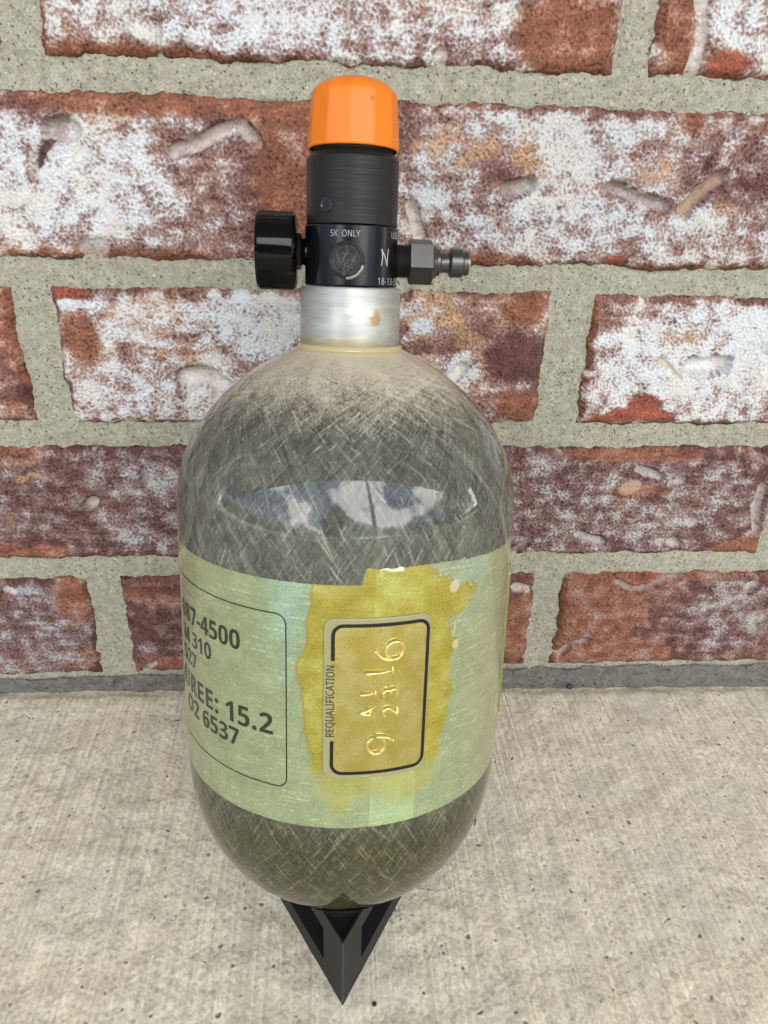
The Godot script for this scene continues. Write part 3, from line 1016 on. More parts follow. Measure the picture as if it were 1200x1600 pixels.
func build_bottle() -> void:
	var axis := Vector3(0.01636208, 0.97998956, -0.19837524).normalized()
	var u := axis.cross(Vector3(0, 0, 1)).normalized()
	var frame := Basis(u, axis, u.cross(axis))
	var at := Vector3(0.00476096, 0.08752049 + 0.01248, 0.09349988) - axis * H0
	var air := thing("air_bottle", "fibre-wrapped compressed air bottle with orange cap and black regulator", "air bottle", at)
	air.basis = frame
	var prof := bottle_profile()
	var maps := fibre_texture(prof)
	var wrap := clear_coat(mat(Color.WHITE, 0.5, 0.0, 0.4), 0.05)
	wrap.albedo_texture = maps[0]
	var shell := part("bottle", lathe(prof, 192), wrap, air)

	# the printed paper band under the resin
	var low := -0.0338
	var high := 0.0535
	var bt := clear_coat(mat(Color.WHITE, 0.5, 0.0, 0.4), 0.06)
	bt.albedo_texture = band_texture(low, high)
	var n := FastNoiseLite.new()
	n.seed = 3
	n.frequency = 0.12
	n.fractal_octaves = 4
	var pos := PackedVector3Array()
	var uv := PackedVector2Array()
	for j in 31:
		for i in 361:
			var deg := i - 180.0
			var top := 0.0466
			if deg > 3.5:
				top = 0.0513 + 0.0007 * n.get_noise_1d(deg * 4.0) - 0.0022 * smoothstep(24.0, 60.0, deg)
			var foot := -0.0322 + 0.00025 * n.get_noise_1d(deg * 2.0 + 500.0)
			var y := lerpf(foot, top, j / 30.0)
			var k := 0.00022
			if j == 0 or j == 30:
				k = -0.00005
			var r := TANK_R + k
			if y < -0.0279:
				r = TANK_R * pow(1.0 - pow((-0.0279 - y) / 0.0627, 2.409), 1.0 / 2.409) + k
			pos.append(on_round(deg_to_rad(deg), H0 + y, r))
			uv.append(Vector2(i / 360.0, (high - y) / (high - low)))
	var band := part("label_band", sheet(pos, uv, 361, 31, true), bt, air)
	band.set_meta("label", "pale green printed band with a yellowed stain")
	var ink := clear_coat(mat(Color(0.16, 0.18, 0.13), 0.5), 0.06)
	var rl := TANK_R + 0.00030
	for t in [["087-4500", 6.0, -34.3, 0.0222], ["M 310", 5.3, -47.4, 0.0147], ["527", 5.2, -57.0, 0.0075], ["UREE: 15.2", 6.7, -23.1, -0.0024], ["O2 6537", 5.9, -35.6, -0.0100]]:
		part("lettering", lettering(t[0], true, t[1] / 1000, 0.00004, deg_to_rad(t[2]), H0 + t[3], rl, 0.0, 1.0), ink, band)
	var rect := round_rect(0.110, 0.0556, 0.0032, 6, 40)
	rect.append(rect[0])
	part("printed_outline", printed_line(rect, 0.00042, deg_to_rad(-18.7) - 0.055 / rl, H0 + 0.0086, rl), ink, band)
	# a second print at the right, thick under its resin, and a blob of glue
	var edge_label := clear_coat(mat(Color(0.50, 0.52, 0.30), 0.5), 0.05)
	var side := part("side_label", curved_plate(0.034, 0.056, 0.004, 0.0007, deg_to_rad(94), H0 + 0.008, TANK_R + 0.0002), edge_label, air)
	for k in 3:
		part("lettering", lettering(["2 4 8", "1 6 0", "3 7 5"][k], true, 0.007, 0.00004, deg_to_rad(81 + 10 * k), H0 + 0.008, TANK_R + 0.00095, PI / 2), ink, side)
	var resin := clear_coat(mat(Color(0.70, 0.68, 0.42), 0.35), 0.05)
	part("glue_drip", curved_plate(0.0024, 0.0030, 0.0011, 0.0008, deg_to_rad(33.6), H0 + 0.0246, TANK_R + 0.0001), resin, air)
	var worm: PackedVector2Array = [Vector2(0, 0.0018), Vector2(-0.0004, 0.0035), Vector2(0.0003, 0.005), Vector2(-0.0002, 0.0064), Vector2(0.0004, 0.0074)]
	part("glue_drip", ridge([worm], 0.0007, 0.0004, deg_to_rad(33.4), H0 + 0.0246, TANK_R + 0.0002), resin, air)
	part("ink_mark", curved_plate(0.0022, 0.0042, 0.001, 0.0001, deg_to_rad(62), H0 - 0.0545, 0.0524), mat(Color(0.16, 0.14, 0.38), 0.5), air).rotation.x = 0.0

	# the stamped sticker
	var gold := clear_coat(mat(Color(0.70, 0.64, 0.40), 0.27, 0.75), 0.10)
	var mottle := noise_bytes(92, 512, 512, 0.008, 4, true)
	var fizz := grit(91, 512, 512, 3.0)
	var leafc := PackedByteArray()
	leafc.resize(512 * 512 * 3)
	for i in 512 * 512:
		var c := Vector3(0.70, 0.645, 0.29).lerp(Vector3(0.75, 0.71, 0.42), smoothstep(0.2, 0.8, mottle[i] / 255.0 + (fizz[i] - 128) / 1200.0))
		c = c.lerp(Vector3(0.95, 0.92, 0.72), smoothstep(0.82, 0.9, fizz[i] / 255.0) * 0.6)
		for k in 3:
			leafc[i * 3 + k] = int(c[k] * 255.0)
	gold.albedo_color = Color.WHITE
	gold.albedo_texture = tex(512, 512, leafc)
	for i in fizz.size():
		fizz[i] = clampi(int(255.0 * smoothstep(0.78, 0.92, fizz[i] / 255.0)), 0, 255)
	gold.heightmap_enabled = true
	gold.heightmap_scale = 0.03
	gold.heightmap_texture = tex(512, 512, fizz, false)
	var st := part("sticker", curved_plate(0.0308, 0.0508, 0.003, 0.0006, deg_to_rad(8.35), H0 + 0.0113, TANK_R + 0.0002), clear_coat(mat(Color(0.575, 0.56, 0.40), 0.4), 0.08), air)
	part("gold_panel", curved_plate(0.0280, 0.0472, 0.0030, 0.0001, deg_to_rad(9.2), H0 + 0.0112, TANK_R + 0.00074), gold, st)
	st.set_meta("label", "gold foil sticker stamped with a date")
	var rs := TANK_R + 0.00088
	var black := mat(Color(0.035, 0.035, 0.03), 0.35)
	var fr := round_rect(0.0276, 0.0468, 0.0030, 8, 16)
	# the line starts and ends at the lettering on its left side
	var open := PackedVector2Array()
	var begin := 0
	for i in fr.size():
		if fr[i].x < -0.0137 and fr[i].y > 0.0118 and (fr[(i + 1) % fr.size()].y <= 0.0118):
			begin = i
	for k in fr.size():
		var q: Vector2 = fr[(begin - k + fr.size() * 2) % fr.size()]
		if q.x < -0.0137 and q.y < 0.0118 and q.y > -0.0118:
			continue
		open.append(q)
	part("printed_frame", printed_line(open, 0.00105, deg_to_rad(9.2), H0 + 0.0112, rs), black, st)
	part("lettering", lettering("REQUALIFICATION", false, 0.0023, 0.00003, deg_to_rad(9.2) - 0.0138 / rs, H0 + 0.0112, rs, PI / 2, 0.0, 0.0226), black, st)
	var bright := clear_coat(mat(Color(0.86, 0.79, 0.46), 0.18, 0.75), 0.05)
	for s in [["9", 6.6, 8.6, 9.8, -0.0030], ["A", 3.2, 4.2, 5.6, 0.0078], ["1", 3.0, 4.2, 5.4, 0.0135], ["2", 3.2, 4.2, 12.1, 0.0074], ["3", 3.2, 4.0, 11.9, 0.0134], ["1", 4.0, 7.6, 8.6, 0.0200], ["6", 6.4, 8.4, 11.2, 0.0268]]:
		part("stamped_mark", stamped(s[0], s[1] / 1000, s[2] / 1000, 0.0014, deg_to_rad(s[3]), H0 + s[4], TANK_R + 0.0008), bright, st)

	build_regulator(air)

func build_regulator(air: Node3D) -> void:
	# bare aluminium neck
	var alu := mat(Color(0.80, 0.79, 0.76), 0.42, 0.55)
	var brush := stretched(95, 256, 256, 24, 256, 0.15, 3)
	var smudge := noise_bytes(96, 256, 256, 0.02, 3, true)
	var rgb := PackedByteArray()
	rgb.resize(256 * 256 * 3)
	for i in 256 * 256:
		var v := 0.86 + (brush[i] - 128) / 255.0 * 0.07 + (smudge[i] - 128) / 255.0 * 0.16
		var x := (i % 256) / 256.0
		var y := i / 256 / 256.0
		var stain := 1.0 - smoothstep(0.5, 1.0, Vector2((x - 0.575) / 0.022, (y - 0.52) / 0.14).length() + (smudge[i] - 128) / 255.0)
		var warm := smoothstep(0.80, 0.97, y + (smudge[i] - 128) / 900.0)
		var c := Vector3(v, v, v * 0.975).lerp(Vector3(0.80, 0.60, 0.38), stain * 0.7).lerp(Vector3(0.78, 0.68, 0.45), warm * 0.6)
		for k in 3:
			rgb[i * 3 + k] = clampi(int(c[k] * 255.0), 0, 255)
	alu.albedo_texture = tex(256, 256, rgb)
	alu.albedo_color = Color(0.76, 0.765, 0.75)
	part("neck_collar", lathe(PackedVector2Array([Vector2(0.0154, H0 + 0.1050), Vector2(0.0157, H0 + 0.1060), Vector2(0.01555, H0 + 0.1090), Vector2(0.0155, H0 + 0.1228), Vector2(0.0152, H0 + 0.1234), Vector2(0.0120, H0 + 0.1235)]), 96), alu, air)
	part("resin_ring", lathe(PackedVector2Array([Vector2(0.0166, H0 + 0.1048), Vector2(0.0164, H0 + 0.1054), Vector2(0.0161, H0 + 0.1062), Vector2(0.0155, H0 + 0.1064)]), 96, -PI, PI, 2.0), clear_coat(mat(Color(0.70, 0.66, 0.53), 0.4)), air)
	# lower body, gloss black
	var gloss := mat(Color(0.06, 0.062, 0.072), 0.22, 0.0, 0.36)
	var rb := 0.0142
	var body := part("regulator_body", lathe(PackedVector2Array([Vector2(0.0105, H0 + 0.1236), Vector2(0.0138, H0 + 0.1237), Vector2(rb, H0 + 0.1241), Vector2(rb, H0 + 0.1406), Vector2(0.0139, H0 + 0.1409), Vector2(0.0132, H0 + 0.14092)]), 96), gloss, air)
	var laser := mat(Color(0.56, 0.57, 0.58), 0.5)
	part("lettering", lettering("5K  ONLY", false, 0.00175, 0.00003, deg_to_rad(-9.5), H0 + 0.1375, rb + 0.00006, 0.0, 0.0, 0.0088), laser, body)
	part("lettering", lettering("USE", false, 0.00175, 0.00003, deg_to_rad(54), H0 + 0.1377, rb + 0.00006, 0.0, -1.0), laser, body)
	part("lettering", lettering("18-13-5B", false, 0.0019, 0.00003, deg_to_rad(32), H0 + 0.1245, rb + 0.00006, 0.0, -1.0), laser, body)
	var scratch := mat(Color(0.76, 0.765, 0.75), 0.7)
	for l in [[Vector2(-0.0012, -0.0023), Vector2(-0.0008, 0.0004), Vector2(-0.0012, 0.0025)], [Vector2(-0.0013, 0.0024), Vector2(0.0002, 0.0002), Vector2(0.0012, -0.0022)], [Vector2(0.0011, -0.0022), Vector2(0.0012, 0.0001), Vector2(0.0016, 0.0026)]]:
		part("scratch", printed_line(PackedVector2Array(l), 0.00028, deg_to_rad(42), H0 + 0.1321, rb + 0.00006), scratch, body)
	# the burst disc plug
	var steel := mat(Color(0.62, 0.61, 0.58), 0.32, 0.8)
	var plug_turn := Basis(Vector3.UP, deg_to_rad(-7.0)) * Basis(Vector3.RIGHT, PI / 2)
	var pitted := mat(Color(0.10, 0.10, 0.10), 0.34, 0.2)
	pitted.heightmap_enabled = true
	pitted.heightmap_scale = 0.03
	pitted.uv1_scale = Vector3(2, 1, 1)
	pitted.heightmap_texture = tex(256, 256, noise_bytes(98, 256, 256, 0.03, 4, true), false)
	var plug := part("burst_disc_plug", lathe(PackedVector2Array([Vector2(0.0053, 0.0), Vector2(0.0053, 0.0012), Vector2(0.0049, 0.00155), Vector2(0.0046, 0.0016), Vector2(0.0044, 0.0013), Vector2(0.0, 0.0013)]), 48, -PI, PI, 0.5), pitted, body)
	plug.transform = Transform3D(plug_turn, on_round(deg_to_rad(-7.0), H0 + 0.1310, rb - 0.0004))
	var rim := part("worn_rim", lathe(PackedVector2Array([Vector2(0.0054, 0.0002), Vector2(0.00565, 0.0005), Vector2(0.0055, 0.0014), Vector2(0.0050, 0.0017), Vector2(0.0047, 0.00168)]), 48, -0.6, 0.7, 2.0), steel, plug)
	rim.rotation.y = 0.6
	var stamp := part("lettering", flat_text("7.5K", 0.0021, 0.0002), mat(Color(0.30, 0.30, 0.295), 0.25, 0.5), plug)
	stamp.transform = Transform3D(Basis(Vector3.UP, deg_to_rad(-68)) * Basis(Vector3.RIGHT, -PI / 2), Vector3(0.0002, 0.0013, 0))
	var rng := RandomNumberGenerator.new()
	rng.seed = 12
	var nick := mat(Color(0.36, 0.36, 0.355), 0.4, 0.4)
	for k in 7:
		var o := part("scratch", flat_bar(rng.randf_range(0.0012, 0.0045), 0.00016, 0.0001), nick, plug)
		o.transform = Transform3D(Basis(Vector3.UP, rng.randfn(0.9, 0.5)), Vector3(rng.randfn(0, 0.0016), 0.00132, rng.randfn(0, 0.0016)))
	# upper body, brushed black
	var satin := mat(Color(0.10, 0.102, 0.098), 0.36, 0.0, 0.36)
	satin.heightmap_enabled = true
	satin.heightmap_scale = 0.006
	var turned := stretched(97, 256, 512, 8, 512, 0.3, 3)
	satin.heightmap_texture = tex(256, 512, turned, false)
	var ru := 0.0138
	var bonnet := part("regulator_bonnet", lathe(PackedVector2Array([Vector2(0.0125, H0 + 0.1411), Vector2(ru - 0.0002, H0 + 0.14112), Vector2(ru, H0 + 0.1413), Vector2(ru, H0 + 0.1594), Vector2(0.0124, H0 + 0.1612), Vector2(0.0118, H0 + 0.1618), Vector2(0.0118, H0 + 0.1640)]), 96), satin, air)
	var screw_turn := Basis(Vector3.UP, deg_to_rad(-34.4)) * Basis(Vector3.RIGHT, PI / 2)
	var hole := part("set_screw", lathe(PackedVector2Array([Vector2(0.0021, 0.0), Vector2(0.0020, 0.00022), Vector2(0.0017, 0.00024), Vector2(0.0015, 0.00005), Vector2(0.0, 0.00004)]), 32, -PI, PI, 0.5), mat(Color(0.05, 0.05, 0.05), 0.2, 0.0, 0.6), bonnet)
	hole.transform = Transform3D(screw_turn, on_round(deg_to_rad(-34.4), H0 + 0.1460, ru))
	part("hex_socket", prism(6, 0.0014, 0.0000, 0.00009, 0.00004), mat(Color(0.015, 0.015, 0.015), 0.6), hole)
	# the orange cap, twelve flats
	var rows := [[0.0129, 0.1622], [0.0134, 0.1623], [0.0135, 0.1628], [0.01345, 0.1650], [0.0128, 0.1740], [0.01262, 0.1766], [0.0122, 0.1778], [0.0111, 0.1788], [0.0090, 0.1801], [0.0060, 0.1811], [0.0030, 0.1815], [0.0, 0.1816]]
	var pos := PackedVector3Array()
	var uv := PackedVector2Array()
	for k in rows.size():
		for i in 145:
			var t := -PI + TAU * i / 144.0
			var m := fposmod(t + 0.1, TAU / 12) - TAU / 24
			var facet := minf(1.004 * cos(TAU / 24) / cos(m), 1.0) if k > 2 else 1.0
			var f := lerpf(1.0, facet, smoothstep(0.0, 1.0, (k - 2) / 1.0) * (1.0 - smoothstep(6.0, 10.0, k)))
			pos.append(on_round(t, H0 + rows[k][1], rows[k][0] * f))
			uv.append(Vector2(i / 144.0, k / 11.0))
	var orange := mat(Color(0.86, 0.46, 0.065), 0.42, 0.0, 0.45)
	orange.subsurf_scatter_enabled = true
	orange.subsurf_scatter_strength = 0.06
	var cap := part("thread_cap", sheet(pos, uv, 145, rows.size(), true), orange, air)
	cap.set_meta("label", "orange plastic cap with flats")
	part("scuff", curved_plate(0.0011, 0.0012, 0.0005, 0.0001, deg_to_rad(22), H0 + 0.1742, 0.01268), mat(Color(0.80, 0.30, 0.05), 0.5), cap)
	# gauge at the left
	var dark := clear_coat(mat(Color(0.028, 0.029, 0.032), 0.3), 0.04)
	dark.clearcoat = 0.45
	var gauge := part("pressure_gauge", lathe(PackedVector2Array([Vector2(0.0, 0.0166), Vector2(0.0095, 0.0166), Vector2(0.0108, 0.0170), Vector2(0.0114, 0.0178), Vector2(0.0114, 0.0278), Vector2(0.0108, 0.0286), Vector2(0.0100, 0.0287), Vector2(0.0098, 0.0284), Vector2(0.0, 0.0284)]), 96, -PI, PI, 0.5), dark, air)
	gauge.transform = Transform3D(Basis(Vector3.BACK, PI / 2), Vector3(0, H0 + 0.1334, 0))
	part("gauge_stem", lathe(PackedVector2Array([Vector2(0.0040, 0.0130), Vector2(0.0042, 0.0140), Vector2(0.0038, 0.0146), Vector2(0.0041, 0.0152), Vector2(0.0046, 0.0156), Vector2(0.0050, 0.0168)]), 48, -PI, PI, 0.4), dark, gauge)
	for k in 6:
		var t := rng.randf_range(-0.6, 1.4)
		var o := part("nick", flat_bar(rng.randf_range(0.0004, 0.0012), 0.00022, 0.0002), nick, gauge)
		var y: float = [0.0174, 0.0281][k % 2]
		o.transform = Transform3D(Basis(Vector3.UP, PI / 2 + t), on_round(PI / 2 + t, y, 0.01128))
	var nut := part("gauge_nut", prism(6, 0.0055, 0.0152, 0.0168, 0.0004, 0.2), dark, gauge)
	nut.position.y = 0.0
	# fill nipple at the right
	var worn := mat(Color(0.34, 0.34, 0.33), 0.30, 0.8)
	var thread := PackedVector2Array([Vector2(0.0047, 0.0128)])
	for k in 7:
		thread.append(Vector2(0.0051, 0.0131 + 0.00075 * k))
		thread.append(Vector2(0.0046, 0.0131 + 0.00075 * (k + 0.5)))
	var nipple := part("fill_nipple", lathe(PackedVector2Array([Vector2(0.0056, 0.0249), Vector2(0.0046, 0.0262), Vector2(0.0040, 0.0264), Vector2(0.0040, 0.0272), Vector2(0.0032, 0.0276), Vector2(0.0030, 0.0282), Vector2(0.0030, 0.0300), Vector2(0.0038, 0.0304), Vector2(0.0043, 0.0308), Vector2(0.0043, 0.0342), Vector2(0.0039, 0.0346), Vector2(0.0036, 0.0347), Vector2(0.0036, 0.0362), Vector2(0.0032, 0.0365), Vector2(0.0018, 0.0365), Vector2(0.0016, 0.0358), Vector2(0.0, 0.0358)]), 64, -PI, PI, 0.4), worn, air)
	nipple.transform = Transform3D(Basis(Vector3.BACK, -PI / 2), Vector3(0, H0 + 0.1316, 0))
	part("thread", lathe(thread, 64, -PI, PI, 0.4), mat(Color(0.30, 0.29, 0.28), 0.38, 0.8), nipple)
	part("hex_nut", prism(6, 0.0070, 0.0176, 0.0250, 0.0005, 0.25), mat(Color(0.27, 0.27, 0.26), 0.30, 0.75), nipple)
	part("worn_edge", lathe(PackedVector2Array([Vector2(0.00355, 0.03615), Vector2(0.00364, 0.0362), Vector2(0.0034, 0.03655), Vector2(0.0030, 0.0366)]), 48, -PI, PI, 2.0), steel, nipple)

func flat_bar(l: float, w: float, t: float) -> ArrayMesh:
	var o := PackedVector3Array()
	box(o, Vector3(-l / 2, -t, -w / 2), Vector3(l / 2, t, w / 2))
	return flat(o)

func flat_text(text: String, size: float, depth: float) -> ArrayMesh:
	var f := SystemFont.new()
	f.font_names = PackedStringArray(["Droid Sans"])
	f.font_weight = 700
	var tm := TextMesh.new()
	tm.font = f
	tm.text = text
	tm.font_size = 64
	tm.pixel_size = 0.01
	tm.depth = 0.05
	var a := tm.surface_get_arrays(0)
	var v: PackedVector3Array = a[Mesh.ARRAY_VERTEX]
	for i in v.size():
		v[i] = v[i] * Vector3(size / (0.64 * 0.714), size / (0.64 * 0.714), depth / 0.05)
	a[Mesh.ARRAY_VERTEX] = v
	a[Mesh.ARRAY_TANGENT] = null
	var out := ArrayMesh.new()
	out.add_surface_from_arrays(Mesh.PRIMITIVE_TRIANGLES, a)
	return out

# ---------------------------------------------------------------- the tripod foot
func build_stand() -> void:
	var reach := 0.0500                     # centre to corner
	var tall := 0.0340
	var stand := thing("tank_stand", "black three-cornered plastic stand under the bottle", "stand", Vector3(0.0038, 0.0, 0.1605 - reach))
	stand.rotation.y = deg_to_rad(-0.4)
	var corner := func(k: int, r: float) -> Vector2: return Vector2(sin(TAU / 3 * k), cos(TAU / 3 * k)) * r
	var slab := func(points: PackedVector2Array, y0: float, y1: float, cut: bool) -> CSGPolygon3D:
		var p := CSGPolygon3D.new()
		p.polygon = points
		p.mode = CSGPolygon3D.MODE_DEPTH
		p.depth = y1 - y0
		p.transform = Transform3D(Basis(Vector3.RIGHT, PI / 2), Vector3(0, y0, 0))
		if cut:
			p.operation = CSGShape3D.OPERATION_SUBTRACTION
		return p
	var tri := PackedVector2Array()
	for k in 3:
		tri.append(corner.call(k, reach))
	var whole: CSGPolygon3D = slab.call(tri, 0.0, tall, false)
	var csg := CSGCombiner3D.new()
	csg.add_child(whole)
	# openings between the posts: the triangle less its corners
	var post := 0.0130
	var span := reach * sqrt(3.0)
	var hexagon := PackedVector2Array()
	for k in 3:
		var a: Vector2 = corner.call(k, reach)
		var b: Vector2 = corner.call((k + 1) % 3, reach)
		var out: Vector2 = ((a + b) / 2).normalized() * 0.002
		hexagon.append(a + (b - a) * (post / span) + Vector2.ZERO)
		hexagon.append(a + (b - a) * (post / span) + out)
		hexagon.append(b + (a - b) * (post / span) + out)
		hexagon.append(b + (a - b) * (post / span))
	csg.add_child(slab.call(hexagon, 0.0086, 0.0256, true))
	# the hollows in the tops of the posts
	for k in 3:
		var c: Vector2 = corner.call(k, reach - 0.0004 - post / sqrt(3.0))
		var t := PackedVector2Array()
		for s in 3:
			t.append(c + (corner.call((k + s) % 3, 1.0) as Vector2) * (post / sqrt(3.0) - 0.0008))
		csg.add_child(slab.call(t, tall - 0.0030, tall + 0.002, true))
	# the seat for the bottle's round end
	var seat := CSGMesh3D.new()
	var prof := PackedVector2Array([Vector2(0.0, -0.0004)])
	for p in bottle_profile():
		if p.y < 0.075 and p.x > 0.002:
			prof.append(p + Vector2(0.0003, -0.0003))
	prof.append(Vector2(0.0, 0.075))
	seat.mesh = closed_lathe(prof, 64)
	seat.operation = CSGShape3D.OPERATION_SUBTRACTION
	var air: Node3D = get_node("air_bottle")
	seat.transform = stand.transform.affine_inverse() * air.transform
	csg.add_child(seat)
	add_child(csg)
	await get_tree().process_frame
	await get_tree().process_frame
	var m: ArrayMesh = csg.bake_static_mesh()
	remove_child(csg)
	csg.free()
	var plastic := mat(Color(0.12, 0.12, 0.118), 0.5, 0.0, 0.35)
	part("frame", m, plastic, stand)
	# the worn edge of the front corner, its thin highlight put into a paler strip
	var e := PackedVector3Array()
	var z := reach - 0.0002
	quad(e, Vector3(-0.00018, 0.0004, z), Vector3(0.00018, 0.0004, z), Vector3(0.00018, tall - 0.0004, z), Vector3(-0.00018, tall - 0.0004, z))
	part("worn_edge", flat(e), mat(Color(0.42, 0.42, 0.41), 0.5), stand)

func closed_lathe(prof: PackedVector2Array, seg: int) -> ArrayMesh:
	var out := PackedVector3Array()
	for k in prof.size() - 1:
		for j in seg:
			var a := TAU * j / seg
			var b := TAU * ((j + 1) % seg) / seg
			var p := [on_round(a, prof[k].y, prof[k].x), on_round(b, prof[k].y, prof[k].x), on_round(b, prof[k + 1].y, prof[k + 1].x), on_round(a, prof[k + 1].y, prof[k + 1].x)]
			if prof[k].x < 1e-6:
				out.append_array(PackedVector3Array([p[0], p[3], p[2]]))
			elif prof[k + 1].x < 1e-6:
				out.append_array(PackedVector3Array([p[0], p[2], p[1]]))
			else:
				quad(out, p[0], p[1], p[2], p[3])
	return flat(out)

# ---------------------------------------------------------------- what the bottle mirrors: the porch and the trees across the lawn
func build_porch() -> void:
	var roof := thing("porch_roof", "pale porch roof over the wall, mirrored as the dark top of the bottle's reflection", "roof", Vector3(0, 2.5, 0))
	var r := PackedVector3Array()
	box(r, Vector3(-12.0, 0.0, -0.3), Vector3(12.0, 0.12, 1.98))
	part("soffit", flat(r), mat(Color(0.60, 0.585, 0.56), 0.9), roof)
	var f := PackedVector3Array()
	box(f, Vector3(-12.02, -0.16, 1.98), Vector3(12.02, 0.16, 2.02))
	part("fascia", flat(f), mat(Color(0.62, 0.60, 0.57), 0.7), roof)
	var post := thing("porch_post", "slim dark porch post mirrored beside the white cloud on the bottle", "post", Vector3(0.53, -0.01, 1.91))
	var p := PackedVector3Array()
	box(p, Vector3(-0.035, 0.0, -0.035), Vector3(0.035, 2.345, 0.035))
	part("shaft", flat(p), mat(Color(0.13, 0.12, 0.11), 0.6), post)
	var leaf := PackedVector3Array()
	var rng := RandomNumberGenerator.new()
	rng.seed = 5
	for k in 9:
		var c := Vector3(rng.randf_range(-1, 1), rng.randf_range(-1, 1), rng.randf_range(-1, 1)) * 0.22
		var d1 := Vector3(rng.randfn(), rng.randfn(), rng.randfn()).normalized() * 0.13
		var d2 := Vector3(rng.randfn(), rng.randfn(), rng.randfn()).normalized() * 0.07
		leaf.append_array(PackedVector3Array([c - d1, c + d2, c + d1]))
	var spots: Array[Transform3D] = []
	for k in 7600:
		var x := rng.randf_range(-40.0, 40.0)
		var z := rng.randf_range(13.0, 17.0)
		var top := 2.6 + 1.1 * sin(x * 0.9) * sin(x * 0.37 + 1.0) + 0.5 * sin(x * 2.7)
		if k % 4 == 2:
			x = rng.randf_range(24.0, 75.0) * (1.0 if rng.randf() < 0.5 else -1.0)
			top = 3.2 + 0.075 * absf(x) + 1.2 * sin(x * 0.6)
		if k % 4 == 3:
			x = rng.randfn(-2.1, 0.95)  # tall clump added in place of the camera holder's dark reflection
			z = rng.randf_range(13.0, 15.0)
			top = maxf(2.0, 8.4 - 1.5 * absf(x + 2.1))
		spots.append(Transform3D(Basis.from_euler(Vector3(rng.randf() * TAU, rng.randf() * TAU, 0)) * rng.randf_range(0.8, 2.0) * (1.0 + maxf(0.0, absf(x) - 24.0) * 0.03), Vector3(x, maxf(0.2, top * pow(rng.randf(), 0.6)), z)))
	for k in 1900:
		var x := rng.randf_range(9.0, 15.0)
		spots.append(Transform3D(Basis.from_euler(Vector3(rng.randf() * TAU, rng.randf() * TAU, 0)) * rng.randf_range(0.7, 1.4), Vector3(x * (1.0 if k % 3 else -1.0), (4.3 + 0.5 * sin(x * 3.0)) * pow(rng.randf(), 0.6) * (1.0 if k % 3 else 0.34), rng.randf_range(0.3, 6.0))))
	var mm := MultiMesh.new()
	mm.transform_format = MultiMesh.TRANSFORM_3D
	mm.mesh = flat(leaf)
	mm.instance_count = spots.size()
	for k in spots.size():
		mm.set_instance_transform(k, spots[k])
	var trees := MultiMeshInstance3D.new()
	trees.name = "tree_line"
	trees.multimesh = mm
	trees.material_override = mat(Color(0.05, 0.085, 0.03).linear_to_srgb(), 0.8)
	add_child(trees, true)
	trees.set_meta("kind", "stuff")
	tag(trees, "dark line of trees across the lawn with a tall clump added for the camera holder, seen only mirrored in the bottle", "trees")

func build_bits() -> void:
	for k in 2:
		var o := thing("pebble", ["dark pebble lying on the ledge where wall meets concrete", "small black grit grain on the concrete right of the stand's tip"][k], "pebble", [Vector3(0.1265, 0.0012, 0.0035), Vector3(0.0142, 0.0, 0.1605)][k])
		var s := SphereMesh.new()
		s.radius = 0.5
		s.height = 1.0
		s.radial_segments = 10
		s.rings = 6
		var st := SurfaceTool.new()
		st.create_from(s, 0)
		var a := st.commit_to_arrays()
		var v: PackedVector3Array = a[Mesh.ARRAY_VERTEX]
		var n := FastNoiseLite.new()
		n.seed = k
		n.frequency = 1.2
		for i in v.size():
			v[i] = v[i] * (1.0 + 0.7 * n.get_noise_3dv(v[i])) * ([Vector3(0.0042, 0.0026, 0.0028), Vector3(0.0016, 0.0011, 0.0014)][k] as Vector3) + Vector3(0, 0.0004, 0)
		part("stone", grown(v, smooth_normals(v, a[Mesh.ARRAY_INDEX]), PackedVector2Array(), a[Mesh.ARRAY_INDEX]), mat([Color(0.22, 0.21, 0.24), Color(0.10, 0.10, 0.10)][k], 0.6), o)

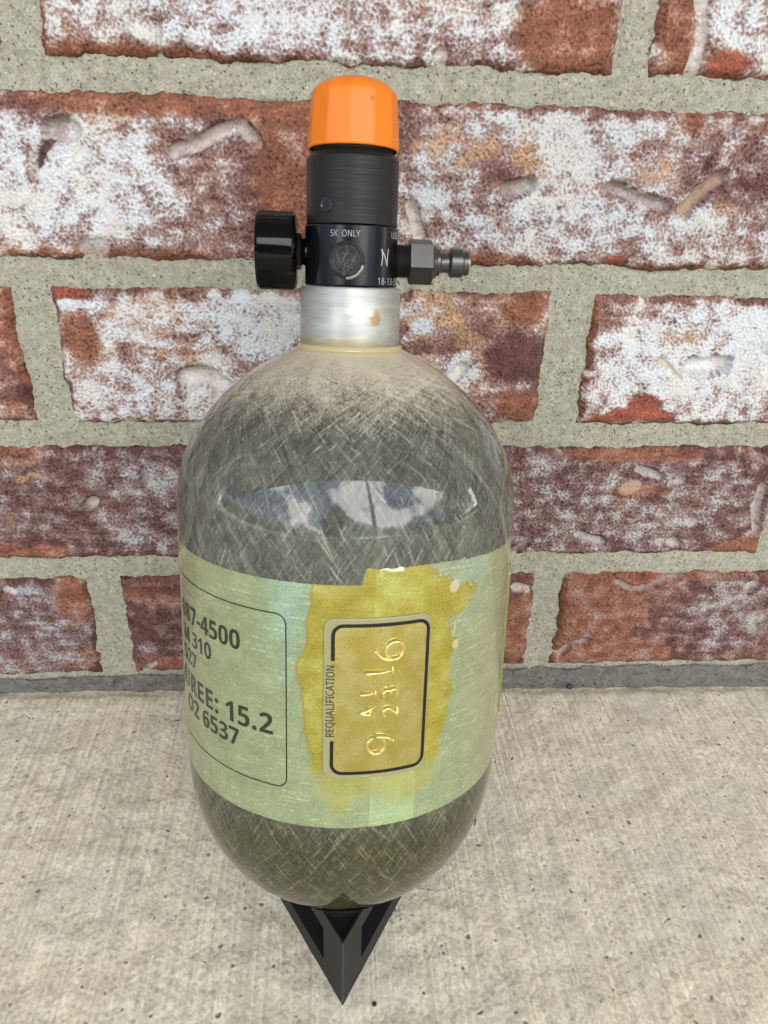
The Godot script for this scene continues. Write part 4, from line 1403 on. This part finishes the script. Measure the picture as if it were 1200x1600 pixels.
func sky_cover() -> ImageTexture:
	var w := 1024
	var h := 512
	var soft := noise_bytes(31, w, h, 0.009, 5, true)
	var data := PackedByteArray()
	data.resize(w * h * 4)
	for i in w * h:
		var c := smoothstep(0.44, 0.64, soft[i] / 255.0 - 0.11 * sin(((i % w) / float(w) - 0.5) * TAU))
		data[i * 4] = 255
		data[i * 4 + 1] = 255
		data[i * 4 + 2] = 255
		data[i * 4 + 3] = int(c * 255.0)
	return ImageTexture.create_from_image(Image.create_from_data(w, h, false, Image.FORMAT_RGBA8, data))

func _ready() -> void:
	var cam := Camera3D.new()
	cam.name = "camera"
	cam.fov = 67.38
	cam.near = 0.01
	cam.far = 400.0
	cam.position = Vector3(0.000157, 0.258834 + 0.01248, 0.312851)
	cam.rotation = Vector3(-0.487051, -0.078681, 0.031985)
	add_child(cam)
	cam.current = true
	var sky := ProceduralSkyMaterial.new()
	sky.sky_top_color = Color(0.40, 0.53, 0.72)
	sky.sky_horizon_color = Color(0.80, 0.83, 0.86)
	sky.sky_curve = 0.12
	sky.ground_bottom_color = Color(0.16, 0.18, 0.12)
	sky.ground_horizon_color = Color(0.3, 0.32, 0.28)
	sky.sun_angle_max = 12.0
	sky.sky_cover = sky_cover()
	sky.sky_cover_modulate = Color(1, 0.965, 0.91, 1.9)
	var env := Environment.new()
	env.background_mode = Environment.BG_SKY
	env.sky = Sky.new()
	env.sky.sky_material = sky
	env.tonemap_mode = Environment.TONE_MAPPER_LINEAR
	env.tonemap_exposure = 3.9
	env.sdfgi_enabled = true
	env.ssao_enabled = true
	env.ssil_enabled = true
	var we := WorldEnvironment.new()
	we.name = "environment"
	we.environment = env
	add_child(we)
	var sun := DirectionalLight3D.new()
	sun.name = "sun"
	sun.light_energy = 0.8
	sun.light_color = Color(1.0, 0.96, 0.9)
	sun.light_angular_distance = 0.5
	sun.shadow_enabled = true
	add_child(sun)
	sun.look_at_from_position(Vector3(-0.5, 0.62, -1.2), Vector3.ZERO)
	build_wall()
	build_ground()
	build_bottle()
	await build_stand()
	build_porch()
	build_bits()
